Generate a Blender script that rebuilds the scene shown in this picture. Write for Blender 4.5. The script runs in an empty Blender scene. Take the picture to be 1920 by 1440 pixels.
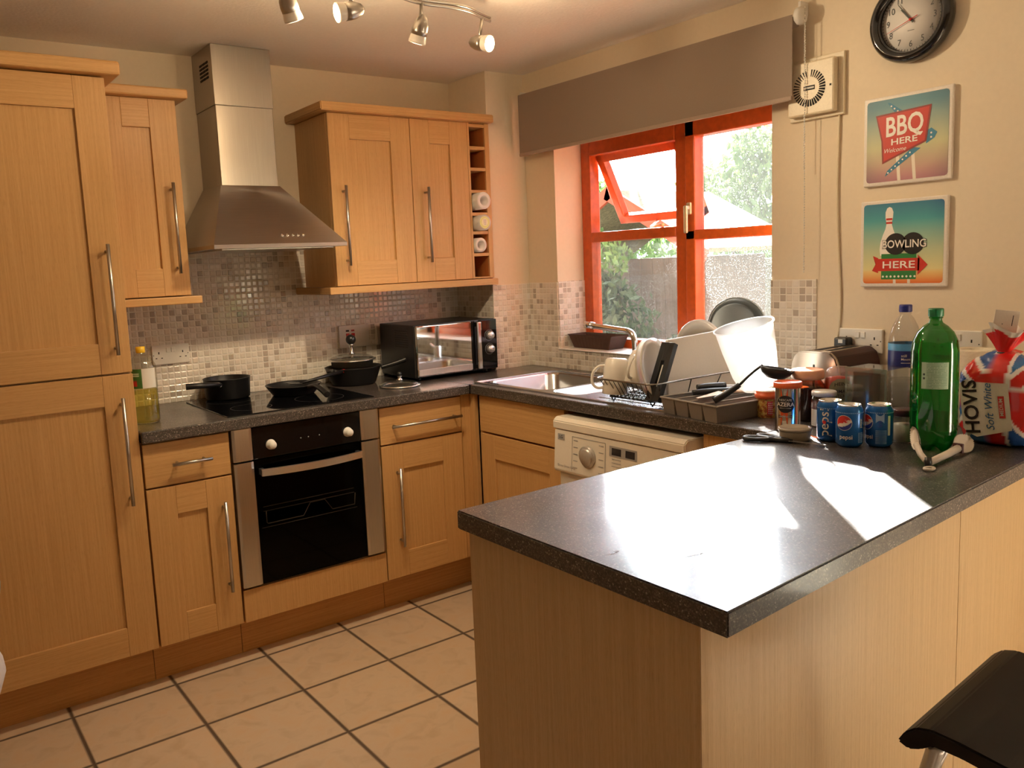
import bpy, bmesh, math, random
from math import sin, cos, pi, radians, sqrt, atan2
from mathutils import Vector, Matrix, Euler, noise
random.seed(7)
S = bpy.context.scene
COL = S.collection
# ---------------------------------------------------------------- camera
cam = bpy.data.cameras.new('camera'); camo = bpy.data.objects.new('camera', cam); COL.objects.link(camo)
cam.sensor_width = 36; cam.lens = 1556.96 * 36 / 1920; cam.shift_x = .0340; cam.shift_y = -.0136
cam.clip_start = .05
R_ = Vector((0.81026587, -0.58440522, -0.04404269)); U_ = Vector((0.10956752, 0.07723004, 0.99097451)); F_ = Vector((0.57572925, 0.80777847, -0.1266087))
camo.matrix_world = Matrix(((R_.x, U_.x, -F_.x, -2.5815), (R_.y, U_.y, -F_.y, -3.4479), (R_.z, U_.z, -F_.z, 1.4134), (0, 0, 0, 1)))
S.camera = camo
# ---------------------------------------------------------------- world, sun, exposure
S.view_settings.view_transform = 'Standard'; S.view_settings.look = 'None'
S.view_settings.gamma = 1; S.view_settings.use_curve_mapping = False
S.view_settings.exposure = -0.23
w = bpy.data.worlds.new('sky'); S.world = w; w.use_nodes = True
bg = w.node_tree.nodes['Background']; bg.inputs[0].default_value = (.86, .93, 1, 1); bg.inputs[1].default_value = 1.0
sun = bpy.data.lights.new('sun', 'SUN'); sun.energy = 120; sun.angle = radians(.6); sun.color = (1, .965, .91)
suno = bpy.data.objects.new('sun', sun); COL.objects.link(suno)
SD = Vector((.689, .725, .44)).normalized()
suno.rotation_euler = SD.to_track_quat('Z', 'Y').to_euler(); suno.location = SD * 8
# hazy morning sky: much brighter around the low sun than away from it
wt = w.node_tree; tcn = wt.nodes.new('ShaderNodeTexCoord'); dpn = wt.nodes.new('ShaderNodeVectorMath'); dpn.operation = 'DOT_PRODUCT'; dpn.inputs[1].default_value = SD
wt.links.new(tcn.outputs['Generated'], dpn.inputs[0])
mxn = wt.nodes.new('ShaderNodeMath'); mxn.operation = 'MAXIMUM'; mxn.inputs[1].default_value = 0; wt.links.new(dpn.outputs['Value'], mxn.inputs[0])
pwn = wt.nodes.new('ShaderNodeMath'); pwn.operation = 'POWER'; pwn.inputs[1].default_value = 9; wt.links.new(mxn.outputs[0], pwn.inputs[0])
man = wt.nodes.new('ShaderNodeMath'); man.operation = 'MULTIPLY_ADD'; man.inputs[1].default_value = 64; man.inputs[2].default_value = 2.5; wt.links.new(pwn.outputs[0], man.inputs[0]); wt.links.new(man.outputs[0], bg.inputs[1])
for nm0, lx, ly, lz, w0, h0, ry in (('window_portal', .28, -1.08, 1.54, 1.08, 1.15, 'x'), ('fill_opening_portal', .28, -3.625, .73, .65, 1.45, 'x')):  # second portal sits in the unseen opening added for fill light
    pl_ = bpy.data.lights.new(nm0, 'AREA'); pl_.shape = 'RECTANGLE'; pl_.size = w0; pl_.size_y = h0; pl_.cycles.is_portal = True
    po_ = bpy.data.objects.new(nm0, pl_); COL.objects.link(po_); po_.location = (lx, ly, lz)
    po_.rotation_euler = Vector((1, 0, 0) if ry == 'x' else (0, -1, 0)).to_track_quat('Z', 'Y').to_euler()
S.cycles.max_bounces = 10; S.cycles.diffuse_bounces = 5; S.cycles.glossy_bounces = 5; S.cycles.transparent_max_bounces = 24
S.cycles.caustics_reflective = False; S.cycles.caustics_refractive = False; S.cycles.sample_clamp_indirect = 8
S.cycles.use_denoising = True

# ---------------------------------------------------------------- node materials
def nm(name):
    m = bpy.data.materials.new(name); m.use_nodes = True
    return m, m.node_tree, m.node_tree.nodes['Principled BSDF']
def N(nt, t, **k):
    n = nt.nodes.new(t)
    for a, v in k.items():
        if a[0] == 'i' and a[1:].isdigit(): n.inputs[int(a[1:])].default_value = v
        else: setattr(n, a, v)
    return n
def L(nt, a, b): nt.links.new(a, b)
def c4(c): return (c[0], c[1], c[2], 1)
def ramp(nt, fac, stops, interp='LINEAR'):
    r = nt.nodes.new('ShaderNodeValToRGB'); r.color_ramp.interpolation = interp
    e = r.color_ramp.elements
    while len(e) < len(stops): e.new(.5)
    for q, (p, c) in zip(e, stops): q.position = p; q.color = c4(c)
    L(nt, fac, r.inputs[0]); return r.outputs[0]
def plain(name, col, rough=.5, metal=0, spec=.5, coat=0, bump=0, bscale=200, var=.04, sheen=0, sss=0):
    m, nt, b = nm(name)
    g = N(nt, 'ShaderNodeNewGeometry'); n = N(nt, 'ShaderNodeTexNoise'); n.inputs['Scale'].default_value = bscale; L(nt, g.outputs['Position'], n.inputs['Vector'])
    hi = tuple(min(1, x * (1 + var)) for x in col); lo = tuple(x * (1 - var) for x in col)
    L(nt, ramp(nt, n.outputs['Fac'], [(.3, lo), (.7, hi)]), b.inputs['Base Color'])
    b.inputs['Roughness'].default_value = rough; b.inputs['Metallic'].default_value = metal; b.inputs['Specular IOR Level'].default_value = spec
    b.inputs['Coat Weight'].default_value = coat
    if bump:
        bp = N(nt, 'ShaderNodeBump'); bp.inputs['Strength'].default_value = bump; bp.inputs['Distance'].default_value = .002
        L(nt, n.outputs['Fac'], bp.inputs['Height']); L(nt, bp.outputs[0], b.inputs['Normal'])
    return m
def wood_mat(name, a, b_, c, rough=.38, sc=1):
    m, nt, b = nm(name)
    uv = N(nt, 'ShaderNodeUVMap'); mp = N(nt, 'ShaderNodeMapping'); mp.inputs['Scale'].default_value = (2.6 * sc, 150 * sc, 1)
    L(nt, uv.outputs[0], mp.inputs[0])
    n1 = N(nt, 'ShaderNodeTexNoise'); n1.inputs['Scale'].default_value = 1; n1.inputs['Detail'].default_value = 5; n1.inputs['Roughness'].default_value = .6
    L(nt, mp.outputs[0], n1.inputs['Vector'])
    col = ramp(nt, n1.outputs['Fac'], [(.3, a), (.52, b_), (.75, c)])
    mp2 = N(nt, 'ShaderNodeMapping'); mp2.inputs['Scale'].default_value = (40, 900, 1); L(nt, uv.outputs[0], mp2.inputs[0])
    n2 = N(nt, 'ShaderNodeTexNoise'); n2.inputs['Scale'].default_value = 1; n2.inputs['Detail'].default_value = 2; L(nt, mp2.outputs[0], n2.inputs['Vector'])
    fl = ramp(nt, n2.outputs['Fac'], [(.34, (.72, .68, .62)), (.46, (1, 1, 1))])
    mx = N(nt, 'ShaderNodeMix', data_type='RGBA', blend_type='MULTIPLY'); mx.inputs[0].default_value = .45
    L(nt, col, mx.inputs[6]); L(nt, fl, mx.inputs[7]); L(nt, mx.outputs[2], b.inputs['Base Color'])
    b.inputs['Roughness'].default_value = rough; b.inputs['Specular IOR Level'].default_value = .35
    bp = N(nt, 'ShaderNodeBump'); bp.inputs['Strength'].default_value = .12; bp.inputs['Distance'].default_value = .0006
    L(nt, n2.outputs['Fac'], bp.inputs['Height']); L(nt, bp.outputs[0], b.inputs['Normal'])
    return m
def tile_mat(name, pitch, grout, cols, gw=.1, rough=.12, noisy=False, off=(0, 0), bumpd=.0012, soft=.16):
    """square tiles laid out on the UVs (metres)"""
    m, nt, b = nm(name)
    uv = N(nt, 'ShaderNodeUVMap')
    sb = N(nt, 'ShaderNodeVectorMath', operation='SUBTRACT'); sb.inputs[1].default_value = (off[0], off[1], 0); L(nt, uv.outputs[0], sb.inputs[0])
    sc = N(nt, 'ShaderNodeVectorMath', operation='SCALE'); sc.inputs['Scale'].default_value = 1 / pitch; L(nt, sb.outputs[0], sc.inputs[0])
    fl = N(nt, 'ShaderNodeVectorMath', operation='FLOOR'); L(nt, sc.outputs[0], fl.inputs[0])
    fr = N(nt, 'ShaderNodeVectorMath', operation='FRACTION'); L(nt, sc.outputs[0], fr.inputs[0])
    sx = N(nt, 'ShaderNodeSeparateXYZ'); L(nt, fr.outputs[0], sx.inputs[0])
    ds = []
    for k in (0, 1):
        a = N(nt, 'ShaderNodeMath', operation='SUBTRACT', i1=.5); L(nt, sx.outputs[k], a.inputs[0])
        a2 = N(nt, 'ShaderNodeMath', operation='ABSOLUTE'); L(nt, a.outputs[0], a2.inputs[0]); ds.append(a2)
    mxx = N(nt, 'ShaderNodeMath', operation='MAXIMUM'); L(nt, ds[0].outputs[0], mxx.inputs[0]); L(nt, ds[1].outputs[0], mxx.inputs[1])
    inv = N(nt, 'ShaderNodeMath', operation='SUBTRACT', i0=.5); L(nt, mxx.outputs[0], inv.inputs[1])
    msk = N(nt, 'ShaderNodeMapRange'); msk.inputs[1].default_value = gw * .5; msk.inputs[2].default_value = gw * .5 + .02; L(nt, inv.outputs[0], msk.inputs[0])
    hgt = N(nt, 'ShaderNodeMapRange', interpolation_type='SMOOTHERSTEP'); hgt.inputs[1].default_value = gw * .3; hgt.inputs[2].default_value = gw * .5 + soft; L(nt, inv.outputs[0], hgt.inputs[0])
    wn = N(nt, 'ShaderNodeTexWhiteNoise'); L(nt, fl.outputs[0], wn.inputs['Vector'])
    tc = ramp(nt, wn.outputs['Value'], cols, 'CONSTANT' if not noisy else 'LINEAR')
    if noisy:
        n = N(nt, 'ShaderNodeTexNoise'); n.inputs['Scale'].default_value = 14; n.inputs['Detail'].default_value = 6; n.inputs['Distortion'].default_value = .6
        ad = N(nt, 'ShaderNodeVectorMath', operation='ADD'); L(nt, uv.outputs[0], ad.inputs[0]); L(nt, fl.outputs[0], ad.inputs[1]); L(nt, ad.outputs[0], n.inputs['Vector'])
        nz = ramp(nt, n.outputs['Fac'], [(.3, (.82, .78, .72)), (.5, (1, 1, 1)), (.72, (1.0, .9, .78))])
        mm = N(nt, 'ShaderNodeMix', data_type='RGBA', blend_type='MULTIPLY'); mm.inputs[0].default_value = .8; L(nt, tc, mm.inputs[6]); L(nt, nz, mm.inputs[7]); tc = mm.outputs[2]
    mx = N(nt, 'ShaderNodeMix', data_type='RGBA'); L(nt, msk.outputs[0], mx.inputs[0]); mx.inputs[6].default_value = c4(grout); L(nt, tc, mx.inputs[7])
    L(nt, mx.outputs[2], b.inputs['Base Color'])
    rr = N(nt, 'ShaderNodeMapRange'); rr.inputs[3].default_value = .7; rr.inputs[4].default_value = rough; L(nt, msk.outputs[0], rr.inputs[0]); L(nt, rr.outputs[0], b.inputs['Roughness'])
    # every tile sits at its own very slight tilt
    wn2 = N(nt, 'ShaderNodeTexWhiteNoise'); L(nt, fl.outputs[0], wn2.inputs['Vector'])
    cs = N(nt, 'ShaderNodeVectorMath', operation='SUBTRACT'); cs.inputs[1].default_value = (.5, .5, .5); L(nt, wn2.outputs['Color'], cs.inputs[0])
    dt = N(nt, 'ShaderNodeVectorMath', operation='DOT_PRODUCT'); L(nt, cs.outputs[0], dt.inputs[0]); L(nt, fr.outputs[0], dt.inputs[1])
    ad2 = N(nt, 'ShaderNodeMath', operation='MULTIPLY_ADD', i1=.25 if not noisy else .02); L(nt, dt.outputs['Value'], ad2.inputs[0]); L(nt, hgt.outputs[0], ad2.inputs[2])
    bp = N(nt, 'ShaderNodeBump'); bp.inputs['Strength'].default_value = 1; bp.inputs['Distance'].default_value = bumpd
    L(nt, ad2.outputs[0], bp.inputs['Height']); L(nt, bp.outputs[0], b.inputs['Normal'])
    return m
def steel_mat(name, col=(.6, .58, .55), rough=.3, along='z', an=.0, sc=1):
    m, nt, b = nm(name)
    g = N(nt, 'ShaderNodeNewGeometry'); mp = N(nt, 'ShaderNodeMapping')
    mp.inputs['Scale'].default_value = {'z': (600, 600, 6), 'x': (6, 600, 600), 'h': (8, 8, 900), 'y': (600, 6, 600)}[along]
    L(nt, g.outputs['Position'], mp.inputs[0]); n = N(nt, 'ShaderNodeTexNoise'); n.inputs['Scale'].default_value = 1; L(nt, mp.outputs[0], n.inputs['Vector'])
    L(nt, ramp(nt, n.outputs['Fac'], [(.3, tuple(x * .9 for x in col)), (.7, col)]), b.inputs['Base Color'])
    b.inputs['Metallic'].default_value = 1; b.inputs['Roughness'].default_value = rough
    if an:
        b.inputs['Anisotropic'].default_value = an
        t = N(nt, 'ShaderNodeTangent', direction_type='RADIAL', axis='Z'); L(nt, t.outputs[0], b.inputs['Tangent'])
    return m
def fres(nt, ior):
    g = N(nt, 'ShaderNodeNewGeometry'); mr = N(nt, 'ShaderNodeMapRange'); mr.inputs[3].default_value = ior; mr.inputs[4].default_value = 1 / ior
    L(nt, g.outputs['Backfacing'], mr.inputs[0]); f = N(nt, 'ShaderNodeFresnel'); L(nt, mr.outputs[0], f.inputs[0]); return f
def clear_mat(name, tint=(1, 1, 1), gloss=.05, rough=.03, haze=0., hazecol=(1, 1, 1), ior=1.45):
    """thin clear plastic or glass: tinted see-through shell with a fresnel gloss"""
    m, nt, b = nm(name); nt.nodes.remove(b); out = nt.nodes['Material Output']
    t = N(nt, 'ShaderNodeBsdfTransparent'); t.inputs[0].default_value = c4(tint)
    g = N(nt, 'ShaderNodeBsdfGlossy'); g.inputs['Roughness'].default_value = rough
    f = fres(nt, ior)
    a = N(nt, 'ShaderNodeMath', operation='ADD', use_clamp=True, i1=gloss); L(nt, f.outputs[0], a.inputs[0])
    mx = N(nt, 'ShaderNodeMixShader'); L(nt, a.outputs[0], mx.inputs[0]); L(nt, t.outputs[0], mx.inputs[1]); L(nt, g.outputs[0], mx.inputs[2])
    last = mx
    if haze:
        d = N(nt, 'ShaderNodeBsdfTranslucent'); d.inputs[0].default_value = c4(hazecol)
        d2 = N(nt, 'ShaderNodeBsdfDiffuse'); d2.inputs[0].default_value = c4(hazecol)
        dd = N(nt, 'ShaderNodeMixShader', i0=.5); L(nt, d.outputs[0], dd.inputs[1]); L(nt, d2.outputs[0], dd.inputs[2])
        m2 = N(nt, 'ShaderNodeMixShader', i0=haze); L(nt, mx.outputs[0], m2.inputs[1]); L(nt, dd.outputs[0], m2.inputs[2]); last = m2
    L(nt, last.outputs[0], out.inputs[0]); return m
def dirty_glass(name):
    m, nt, b = nm(name); nt.nodes.remove(b); out = nt.nodes['Material Output']
    t = N(nt, 'ShaderNodeBsdfTransparent'); g = N(nt, 'ShaderNodeBsdfGlossy'); g.inputs['Roughness'].default_value = .02
    f = fres(nt, 1.4)
    mx = N(nt, 'ShaderNodeMixShader'); L(nt, f.outputs[0], mx.inputs[0]); L(nt, t.outputs[0], mx.inputs[1]); L(nt, g.outputs[0], mx.inputs[2])
    ge = N(nt, 'ShaderNodeNewGeometry')
    v = N(nt, 'ShaderNodeTexVoronoi'); v.inputs['Scale'].default_value = 170; L(nt, ge.outputs['Position'], v.inputs['Vector'])
    n = N(nt, 'ShaderNodeTexNoise'); n.inputs['Scale'].default_value = 5; n.inputs['Detail'].default_value = 4; L(nt, ge.outputs['Position'], n.inputs['Vector'])
    k = N(nt, 'ShaderNodeMapRange'); k.inputs[1].default_value = .2; k.inputs[2].default_value = .08; k.inputs[3].default_value = 0; k.inputs[4].default_value = 1; L(nt, v.outputs['Distance'], k.inputs[0])
    k2 = N(nt, 'ShaderNodeMapRange'); k2.inputs[1].default_value = .4; k2.inputs[2].default_value = .65; k2.inputs[4].default_value = .6; L(nt, n.outputs['Fac'], k2.inputs[0])
    mu = N(nt, 'ShaderNodeMath', operation='MULTIPLY'); L(nt, k.outputs[0], mu.inputs[0]); L(nt, k2.outputs[0], mu.inputs[1])
    ad = N(nt, 'ShaderNodeMath', operation='ADD', i1=.010); L(nt, mu.outputs[0], ad.inputs[0])
    d = N(nt, 'ShaderNodeBsdfTranslucent'); d.inputs[0].default_value = (.9, .9, .85, 1)
    m2 = N(nt, 'ShaderNodeMixShader'); L(nt, ad.outputs[0], m2.inputs[0]); L(nt, mx.outputs[0], m2.inputs[1]); L(nt, d.outputs[0], m2.inputs[2])
    L(nt, m2.outputs[0], out.inputs[0]); return m
def emit(name, col, s):
    m, nt, b = nm(name); b.inputs['Emission Color'].default_value = c4(col); b.inputs['Emission Strength'].default_value = s; b.inputs['Base Color'].default_value = c4(col); return m
def attr_mat(name, rough=.4, coat=0, bump=0):
    m, nt, b = nm(name); a = N(nt, 'ShaderNodeAttribute', attribute_name='Col'); L(nt, a.outputs['Color'], b.inputs['Base Color'])
    b.inputs['Roughness'].default_value = rough; b.inputs['Coat Weight'].default_value = coat
    if bump:
        n = N(nt, 'ShaderNodeTexNoise'); n.inputs['Scale'].default_value = 30; g = N(nt, 'ShaderNodeNewGeometry'); L(nt, g.outputs['Position'], n.inputs['Vector'])
        bp = N(nt, 'ShaderNodeBump'); bp.inputs['Strength'].default_value = bump; bp.inputs['Distance'].default_value = .004; L(nt, n.outputs['Fac'], bp.inputs['Height']); L(nt, bp.outputs[0], b.inputs['Normal'])
    return m
def speckle_mat(name):
    m, nt, b = nm(name)
    g = N(nt, 'ShaderNodeNewGeometry')
    v = N(nt, 'ShaderNodeTexVoronoi'); v.inputs['Scale'].default_value = 420; L(nt, g.outputs['Position'], v.inputs['Vector'])
    cr = ramp(nt, v.outputs['Color'], [(0, (.03, .026, .024)), (.4, (.055, .046, .041)), (.68, (.12, .10, .088)), (.86, (.30, .265, .23))], 'CONSTANT')
    L(nt, cr, b.inputs['Base Color'])
    n = N(nt, 'ShaderNodeTexNoise'); n.inputs['Scale'].default_value = 900; L(nt, g.outputs['Position'], n.inputs['Vector'])
    n3 = N(nt, 'ShaderNodeTexNoise'); n3.inputs['Scale'].default_value = 9; n3.inputs['Detail'].default_value = 5; L(nt, g.outputs['Position'], n3.inputs['Vector'])
    rr = N(nt, 'ShaderNodeMapRange'); rr.inputs[1].default_value = .35; rr.inputs[2].default_value = .7; rr.inputs[3].default_value = .36; rr.inputs[4].default_value = .46; L(nt, n3.outputs['Fac'], rr.inputs[0]); L(nt, rr.outputs[0], b.inputs['Roughness'])
    b.inputs['Specular IOR Level'].default_value = .5; b.inputs['Coat Weight'].default_value = .55; b.inputs['Coat Roughness'].default_value = .13
    bp = N(nt, 'ShaderNodeBump'); bp.inputs['Strength'].default_value = .12; bp.inputs['Distance'].default_value = .0003; L(nt, n.outputs['Fac'], bp.inputs['Height']); L(nt, bp.outputs[0], b.inputs['Normal'])
    return m

WOOD = wood_mat('beech_laminate', (.49, .275, .10), (.555, .32, .125), (.615, .365, .155))
WOOD2 = wood_mat('beech_panel', (.53, .36, .19), (.585, .41, .225), (.64, .46, .26))
PLINTH = wood_mat('beech_plinth', (.44, .21, .065), (.54, .275, .09), (.61, .33, .12))
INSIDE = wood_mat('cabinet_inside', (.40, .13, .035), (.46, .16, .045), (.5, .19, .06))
WALL = plain('cream_wall_paint', (.81, .70, .53), .85, bump=.15, bscale=60, var=.015)
CEIL = plain('ceiling_paint', (.87, .82, .75), .9, bump=.5, bscale=90, var=.02)
TILE = tile_mat('mosaic_tile', .0252, (.88, .83, .74), [(0, (.52, .45, .38)), (.13, (.70, .63, .54)), (.3, (.83, .77, .68)), (.6, (.80, .73, .63)), (.85, (.88, .83, .76))], gw=.13)
FLOOR = tile_mat('floor_tile', .3319, (.10, .065, .04), [(0, (.56, .43, .30)), (.5, (.63, .49, .35)), (1, (.59, .455, .32))], gw=.016, rough=.32, noisy=True, off=(-2.2138, -.5677), bumpd=.002, soft=.012)
TOP = speckle_mat('speckled_laminate')
STEEL = steel_mat('brushed_steel', (.62, .58, .53), .28, 'z')
HOODM = steel_mat('hood_steel', (.50, .45, .40), .34, 'h', an=.85)
CHIM = steel_mat('chimney_steel', (.42, .37, .31), .3, 'z', an=.7); CHIM.node_tree.nodes['Principled BSDF'].inputs['Anisotropic Rotation'].default_value = .25
HANDLE = steel_mat('satin_nickel', (.52, .48, .43), .3, 'z')
CHROME = plain('chrome', (.8, .8, .8), .06, 1, var=.01)
SINKM = steel_mat('sink_steel', (.68, .70, .74), .2, 'y')
BLACKG = plain('black_glass', (.004, .004, .005), .05, spec=.35, var=0)
BLACKP = plain('black_plastic', (.012, .012, .013), .35)
BLACKM = plain('black_nonstick', (.018, .018, .019), .38, .3)
DARK = plain('dark_gap', (.008, .006, .005), .8)
WHITEP = plain('white_plastic', (.80, .77, .71), .3, var=.01)
WHITEA = plain('white_enamel', (.78, .72, .62), .28, var=.01)
PORC = plain('white_ceramic', (.84, .81, .75), .12, coat=.4, var=.01)
BOARD = plain('white_chopping_plastic', (.78, .71, .62), .45, var=.02)
BLIND = plain('blind_fabric', (.29, .225, .175), .9, bump=.3, bscale=900, var=.05)
REDW = plain('red_mahogany_stain', (.55, .085, .012), .32, bscale=40, var=.12)
GLASS = clear_mat('window_glass', (.97, .99, .98), 0, .02)
DIRTY = dirty_glass('dusty_window_glass')
CLEAR = clear_mat('clear_plastic', (.93, .94, .94), .04, .06)
CLEARG = clear_mat('clear_glass', (.88, .91, .9), .05, .02)
GREENB = clear_mat('green_plastic', (.05, .48, .12), .05, .04, .10, (.02, .35, .06))
REDM = plain('red_plastic', (.6, .02, .015), .3)
ORANGE = plain('orange_plastic', (.78, .13, .03), .4)
# ---------------------------------------------------------------- geometry helpers
class B:
    """collects shapes into one bmesh with UVs in metres"""
    def __init__(s, layer_col=False):
        s.bm = bmesh.new(); s.uv = s.bm.loops.layers.uv.new('UVMap'); s.mi = 0
        s.col = s.bm.loops.layers.float_color.new('Col') if layer_col else None
    def face(s, pts, mi=None, uvs=None, smooth=False):
        vs = [s.bm.verts.new(p) for p in pts]; f = s.bm.faces.new(vs); f.material_index = s.mi if mi is None else mi; f.smooth = smooth
        if uvs:
            for l, q in zip(f.loops, uvs): l[s.uv].uv = q
        return f
    def merge(s, t, grain='z', smooth=False, rnd=True):
        off = (random.uniform(0, 9), random.uniform(0, 9)) if rnd else (0, 0)
        gi = 'xyz'.index(grain); mp = {}
        t.normal_update()
        for v in t.verts: mp[v.index] = s.bm.verts.new(v.co)
        for f in t.faces:
            try: g = s.bm.faces.new([mp[v.index] for v in f.verts])
            except ValueError: continue
            g.material_index = s.mi; g.smooth = smooth
            n = f.normal; ax = max(range(3), key=lambda k: abs(n[k])); ab = [k for k in range(3) if k != ax]
            if gi in ab: u = gi; v_ = [k for k in ab if k != gi][0]
            else: u, v_ = ab
            for l in g.loops: l[s.uv].uv = (l.vert.co[u] + off[0], l.vert.co[v_] + off[1])
        t.free(); return s
    def box(s, x0, x1, y0, y1, z0, z1, bev=0, grain='z', M=None, seg=2, rnd=True, smooth=False):
        t = bmesh.new(); bmesh.ops.create_cube(t, size=1)
        for v in t.verts: v.co = Vector(((x0 + x1) / 2 + v.co.x * (x1 - x0), (y0 + y1) / 2 + v.co.y * (y1 - y0), (z0 + z1) / 2 + v.co.z * (z1 - z0)))
        if bev: bmesh.ops.bevel(t, geom=t.edges[:], offset=bev, segments=seg, affect='EDGES', profile=.5)
        if M is not None: t.transform(M)
        t.verts.index_update(); return s.merge(t, grain, smooth=smooth, rnd=rnd)
    def quad_uv(s, pts, uax):          # planar face with UVs from two world axes
        return s.face(pts, uvs=[(p[uax[0]], p[uax[1]]) for p in pts])
    def prism(s, poly, h0, h1, axis='z', grain='z', bev=0, M=None, smooth=False):
        """poly of 2-D points extruded along an axis"""
        t = bmesh.new()
        def P(a, b, h): return {'z': (a, b, h), 'y': (a, h, b), 'x': (h, a, b)}[axis]
        lo = [t.verts.new(P(a, b, h0)) for a, b in poly]; hi = [t.verts.new(P(a, b, h1)) for a, b in poly]
        n = len(poly); t.faces.new(lo[::-1]); t.faces.new(hi)
        for i in range(n): t.faces.new((lo[i], lo[(i + 1) % n], hi[(i + 1) % n], hi[i]))
        bmesh.ops.recalc_face_normals(t, faces=t.faces[:])
        if bev: bmesh.ops.bevel(t, geom=t.edges[:], offset=bev, segments=2, affect='EDGES')
        if M is not None: t.transform(M)
        t.verts.index_update(); return s.merge(t, grain, smooth=smooth)
    def lathe(s, prof, c=(0, 0, 0), seg=32, M=None, smooth=True, sx=1, sy=1, mis=None):
        """prof: list of (r, z); sharp corners made by doubling points"""
        rows = []; T = Matrix.Translation(Vector(c)) @ (M or Matrix.Identity(4))
        for r, z in prof:
            if r < 1e-6: rows.append([s.bm.verts.new(T @ Vector((0, 0, z)))])
            else: rows.append([s.bm.verts.new(T @ Vector((r * sx * cos(2 * pi * k / seg), r * sy * sin(2 * pi * k / seg), z))) for k in range(seg)])
        for i in range(len(rows) - 1):
            a, b = rows[i], rows[i + 1]
            if len(a) == 1 and len(b) == 1: continue
            if (prof[i][0] - prof[i + 1][0]) ** 2 + (prof[i][1] - prof[i + 1][1]) ** 2 < 1e-12: continue
            for k in range(seg):
                k2 = (k + 1) % seg
                if len(a) == 1: q = (a[0], b[k2], b[k])
                elif len(b) == 1: q = (a[k], a[k2], b[0])
                else: q = (a[k], a[k2], b[k2], b[k])
                try: f = s.bm.faces.new(q)
                except ValueError: continue
                f.smooth = smooth; f.material_index = s.mi if mis is None else mis[i]
                for l in f.loops:
                    l[s.uv].uv = (l.vert.co.x, l.vert.co.z)
        return s
    def cyl(s, p0, p1, r, seg=16, r1=None, smooth=True):
        p0, p1 = Vector(p0), Vector(p1); d = p1 - p0; q = d.to_track_quat('Z', 'Y').to_matrix().to_4x4(); r1 = r if r1 is None else r1; h = d.length
        return s.lathe([(0, 0), (r, 0), (r, 0), (r1, h), (r1, h), (0, h)], p0, seg, q, smooth)
    def tube(s, pts, r, seg=10, closed=False, smooth_n=0):
        pts = [Vector(p) for p in pts]
        for _ in range(smooth_n):
            q = []; n = len(pts)
            rng = range(n) if closed else range(n - 1)
            if not closed: q.append(pts[0])
            for i in rng: a, b = pts[i], pts[(i + 1) % n]; q += [a * .75 + b * .25, a * .25 + b * .75]
            if not closed: q.append(pts[-1])
            pts = q
        n = len(pts); rr = r if isinstance(r, (list, tuple)) else None
        up = None; rows = []
        for i, p in enumerate(pts):
            if closed: d = pts[(i + 1) % n] - pts[i - 1]
            else: d = pts[min(i + 1, n - 1)] - pts[max(i - 1, 0)]
            d = d.normalized()
            if up is None: up = d.orthogonal().normalized()
            up = (up - d * up.dot(d)); up = up.normalized() if up.length > 1e-6 else d.orthogonal().normalized()
            sd = d.cross(up); ra = r if rr is None else (rr[0] + (rr[-1] - rr[0]) * i / (n - 1))
            rows.append([s.bm.verts.new(p + (up * cos(2 * pi * k / seg) + sd * sin(2 * pi * k / seg)) * ra) for k in range(seg)])
        for i in range(n if closed else n - 1):
            a, b = rows[i], rows[(i + 1) % n]
            for k in range(seg):
                f = s.bm.faces.new((a[k], a[(k + 1) % seg], b[(k + 1) % seg], b[k])); f.smooth = True; f.material_index = s.mi
        if not closed:
            for rw, fl in ((rows[0], 1), (rows[-1], 0)):
                f = s.bm.faces.new(rw[::-1] if fl else rw); f.material_index = s.mi
        return s
    def grid(s, fn, nu, nv, cu=False, cv=False, colfn=None, smooth=True):
        g = [[s.bm.verts.new(fn(i / nu, j / nv)) for j in range(nv + (0 if cv else 1))] for i in range(nu + (0 if cu else 1))]
        for i in range(nu):
            for j in range(nv):
                i2 = (i + 1) % len(g) if cu else i + 1; j2 = (j + 1) % len(g[0]) if cv else j + 1
                try: f = s.bm.faces.new((g[i][j], g[i2][j], g[i2][j2], g[i][j2]))
                except ValueError: continue
                f.smooth = smooth; f.material_index = s.mi
                for l, q in zip(f.loops, ((i, j), (i + 1, j), (i + 1, j + 1), (i, j + 1))):
                    l[s.uv].uv = (q[0] / nu, q[1] / nv)
                    if colfn: l[s.col] = c4(colfn(q[0] / nu, q[1] / nv))
        return s
def obj(name, b, mats, parent=None, loc=None):
    bm = b.bm; bmesh.ops.remove_doubles(bm, verts=bm.verts[:], dist=1e-6) if len(bm.verts) < 60000 and not getattr(b, 'nodbl', False) else None
    if not getattr(b, 'nonrm', False): bmesh.ops.recalc_face_normals(bm, faces=bm.faces[:])
    o_ = Vector((0, 0, 0))
    p = parent
    while p is not None: o_ += p.location; p = p.parent
    if loc is not None: o_ += Vector(loc)
    bmesh.ops.translate(bm, verts=bm.verts[:], vec=-o_)
    me = bpy.data.meshes.new(name); bm.to_mesh(me); bm.free()
    for m in (mats if isinstance(mats, (list, tuple)) else [mats]): me.materials.append(m)
    o = bpy.data.objects.new(name, me); COL.objects.link(o)
    if parent is not None: o.parent = parent
    if loc is not None: o.location = loc
    return o
def thing(name, label, cat, loc, group=None):
    o = bpy.data.objects.new(name, None); COL.objects.link(o); o.location = loc; o['label'] = label; o['category'] = cat; o.empty_display_size = .05
    if group: o['group'] = group
    return o
def tag(o, label, cat, group=None, kind=None):
    o['label'] = label; o['category'] = cat
    if group: o['group'] = group
    if kind: o['kind'] = kind
    return o
def struct(name, b, m): o = obj(name, b, m); o['kind'] = 'structure'; return o
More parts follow.
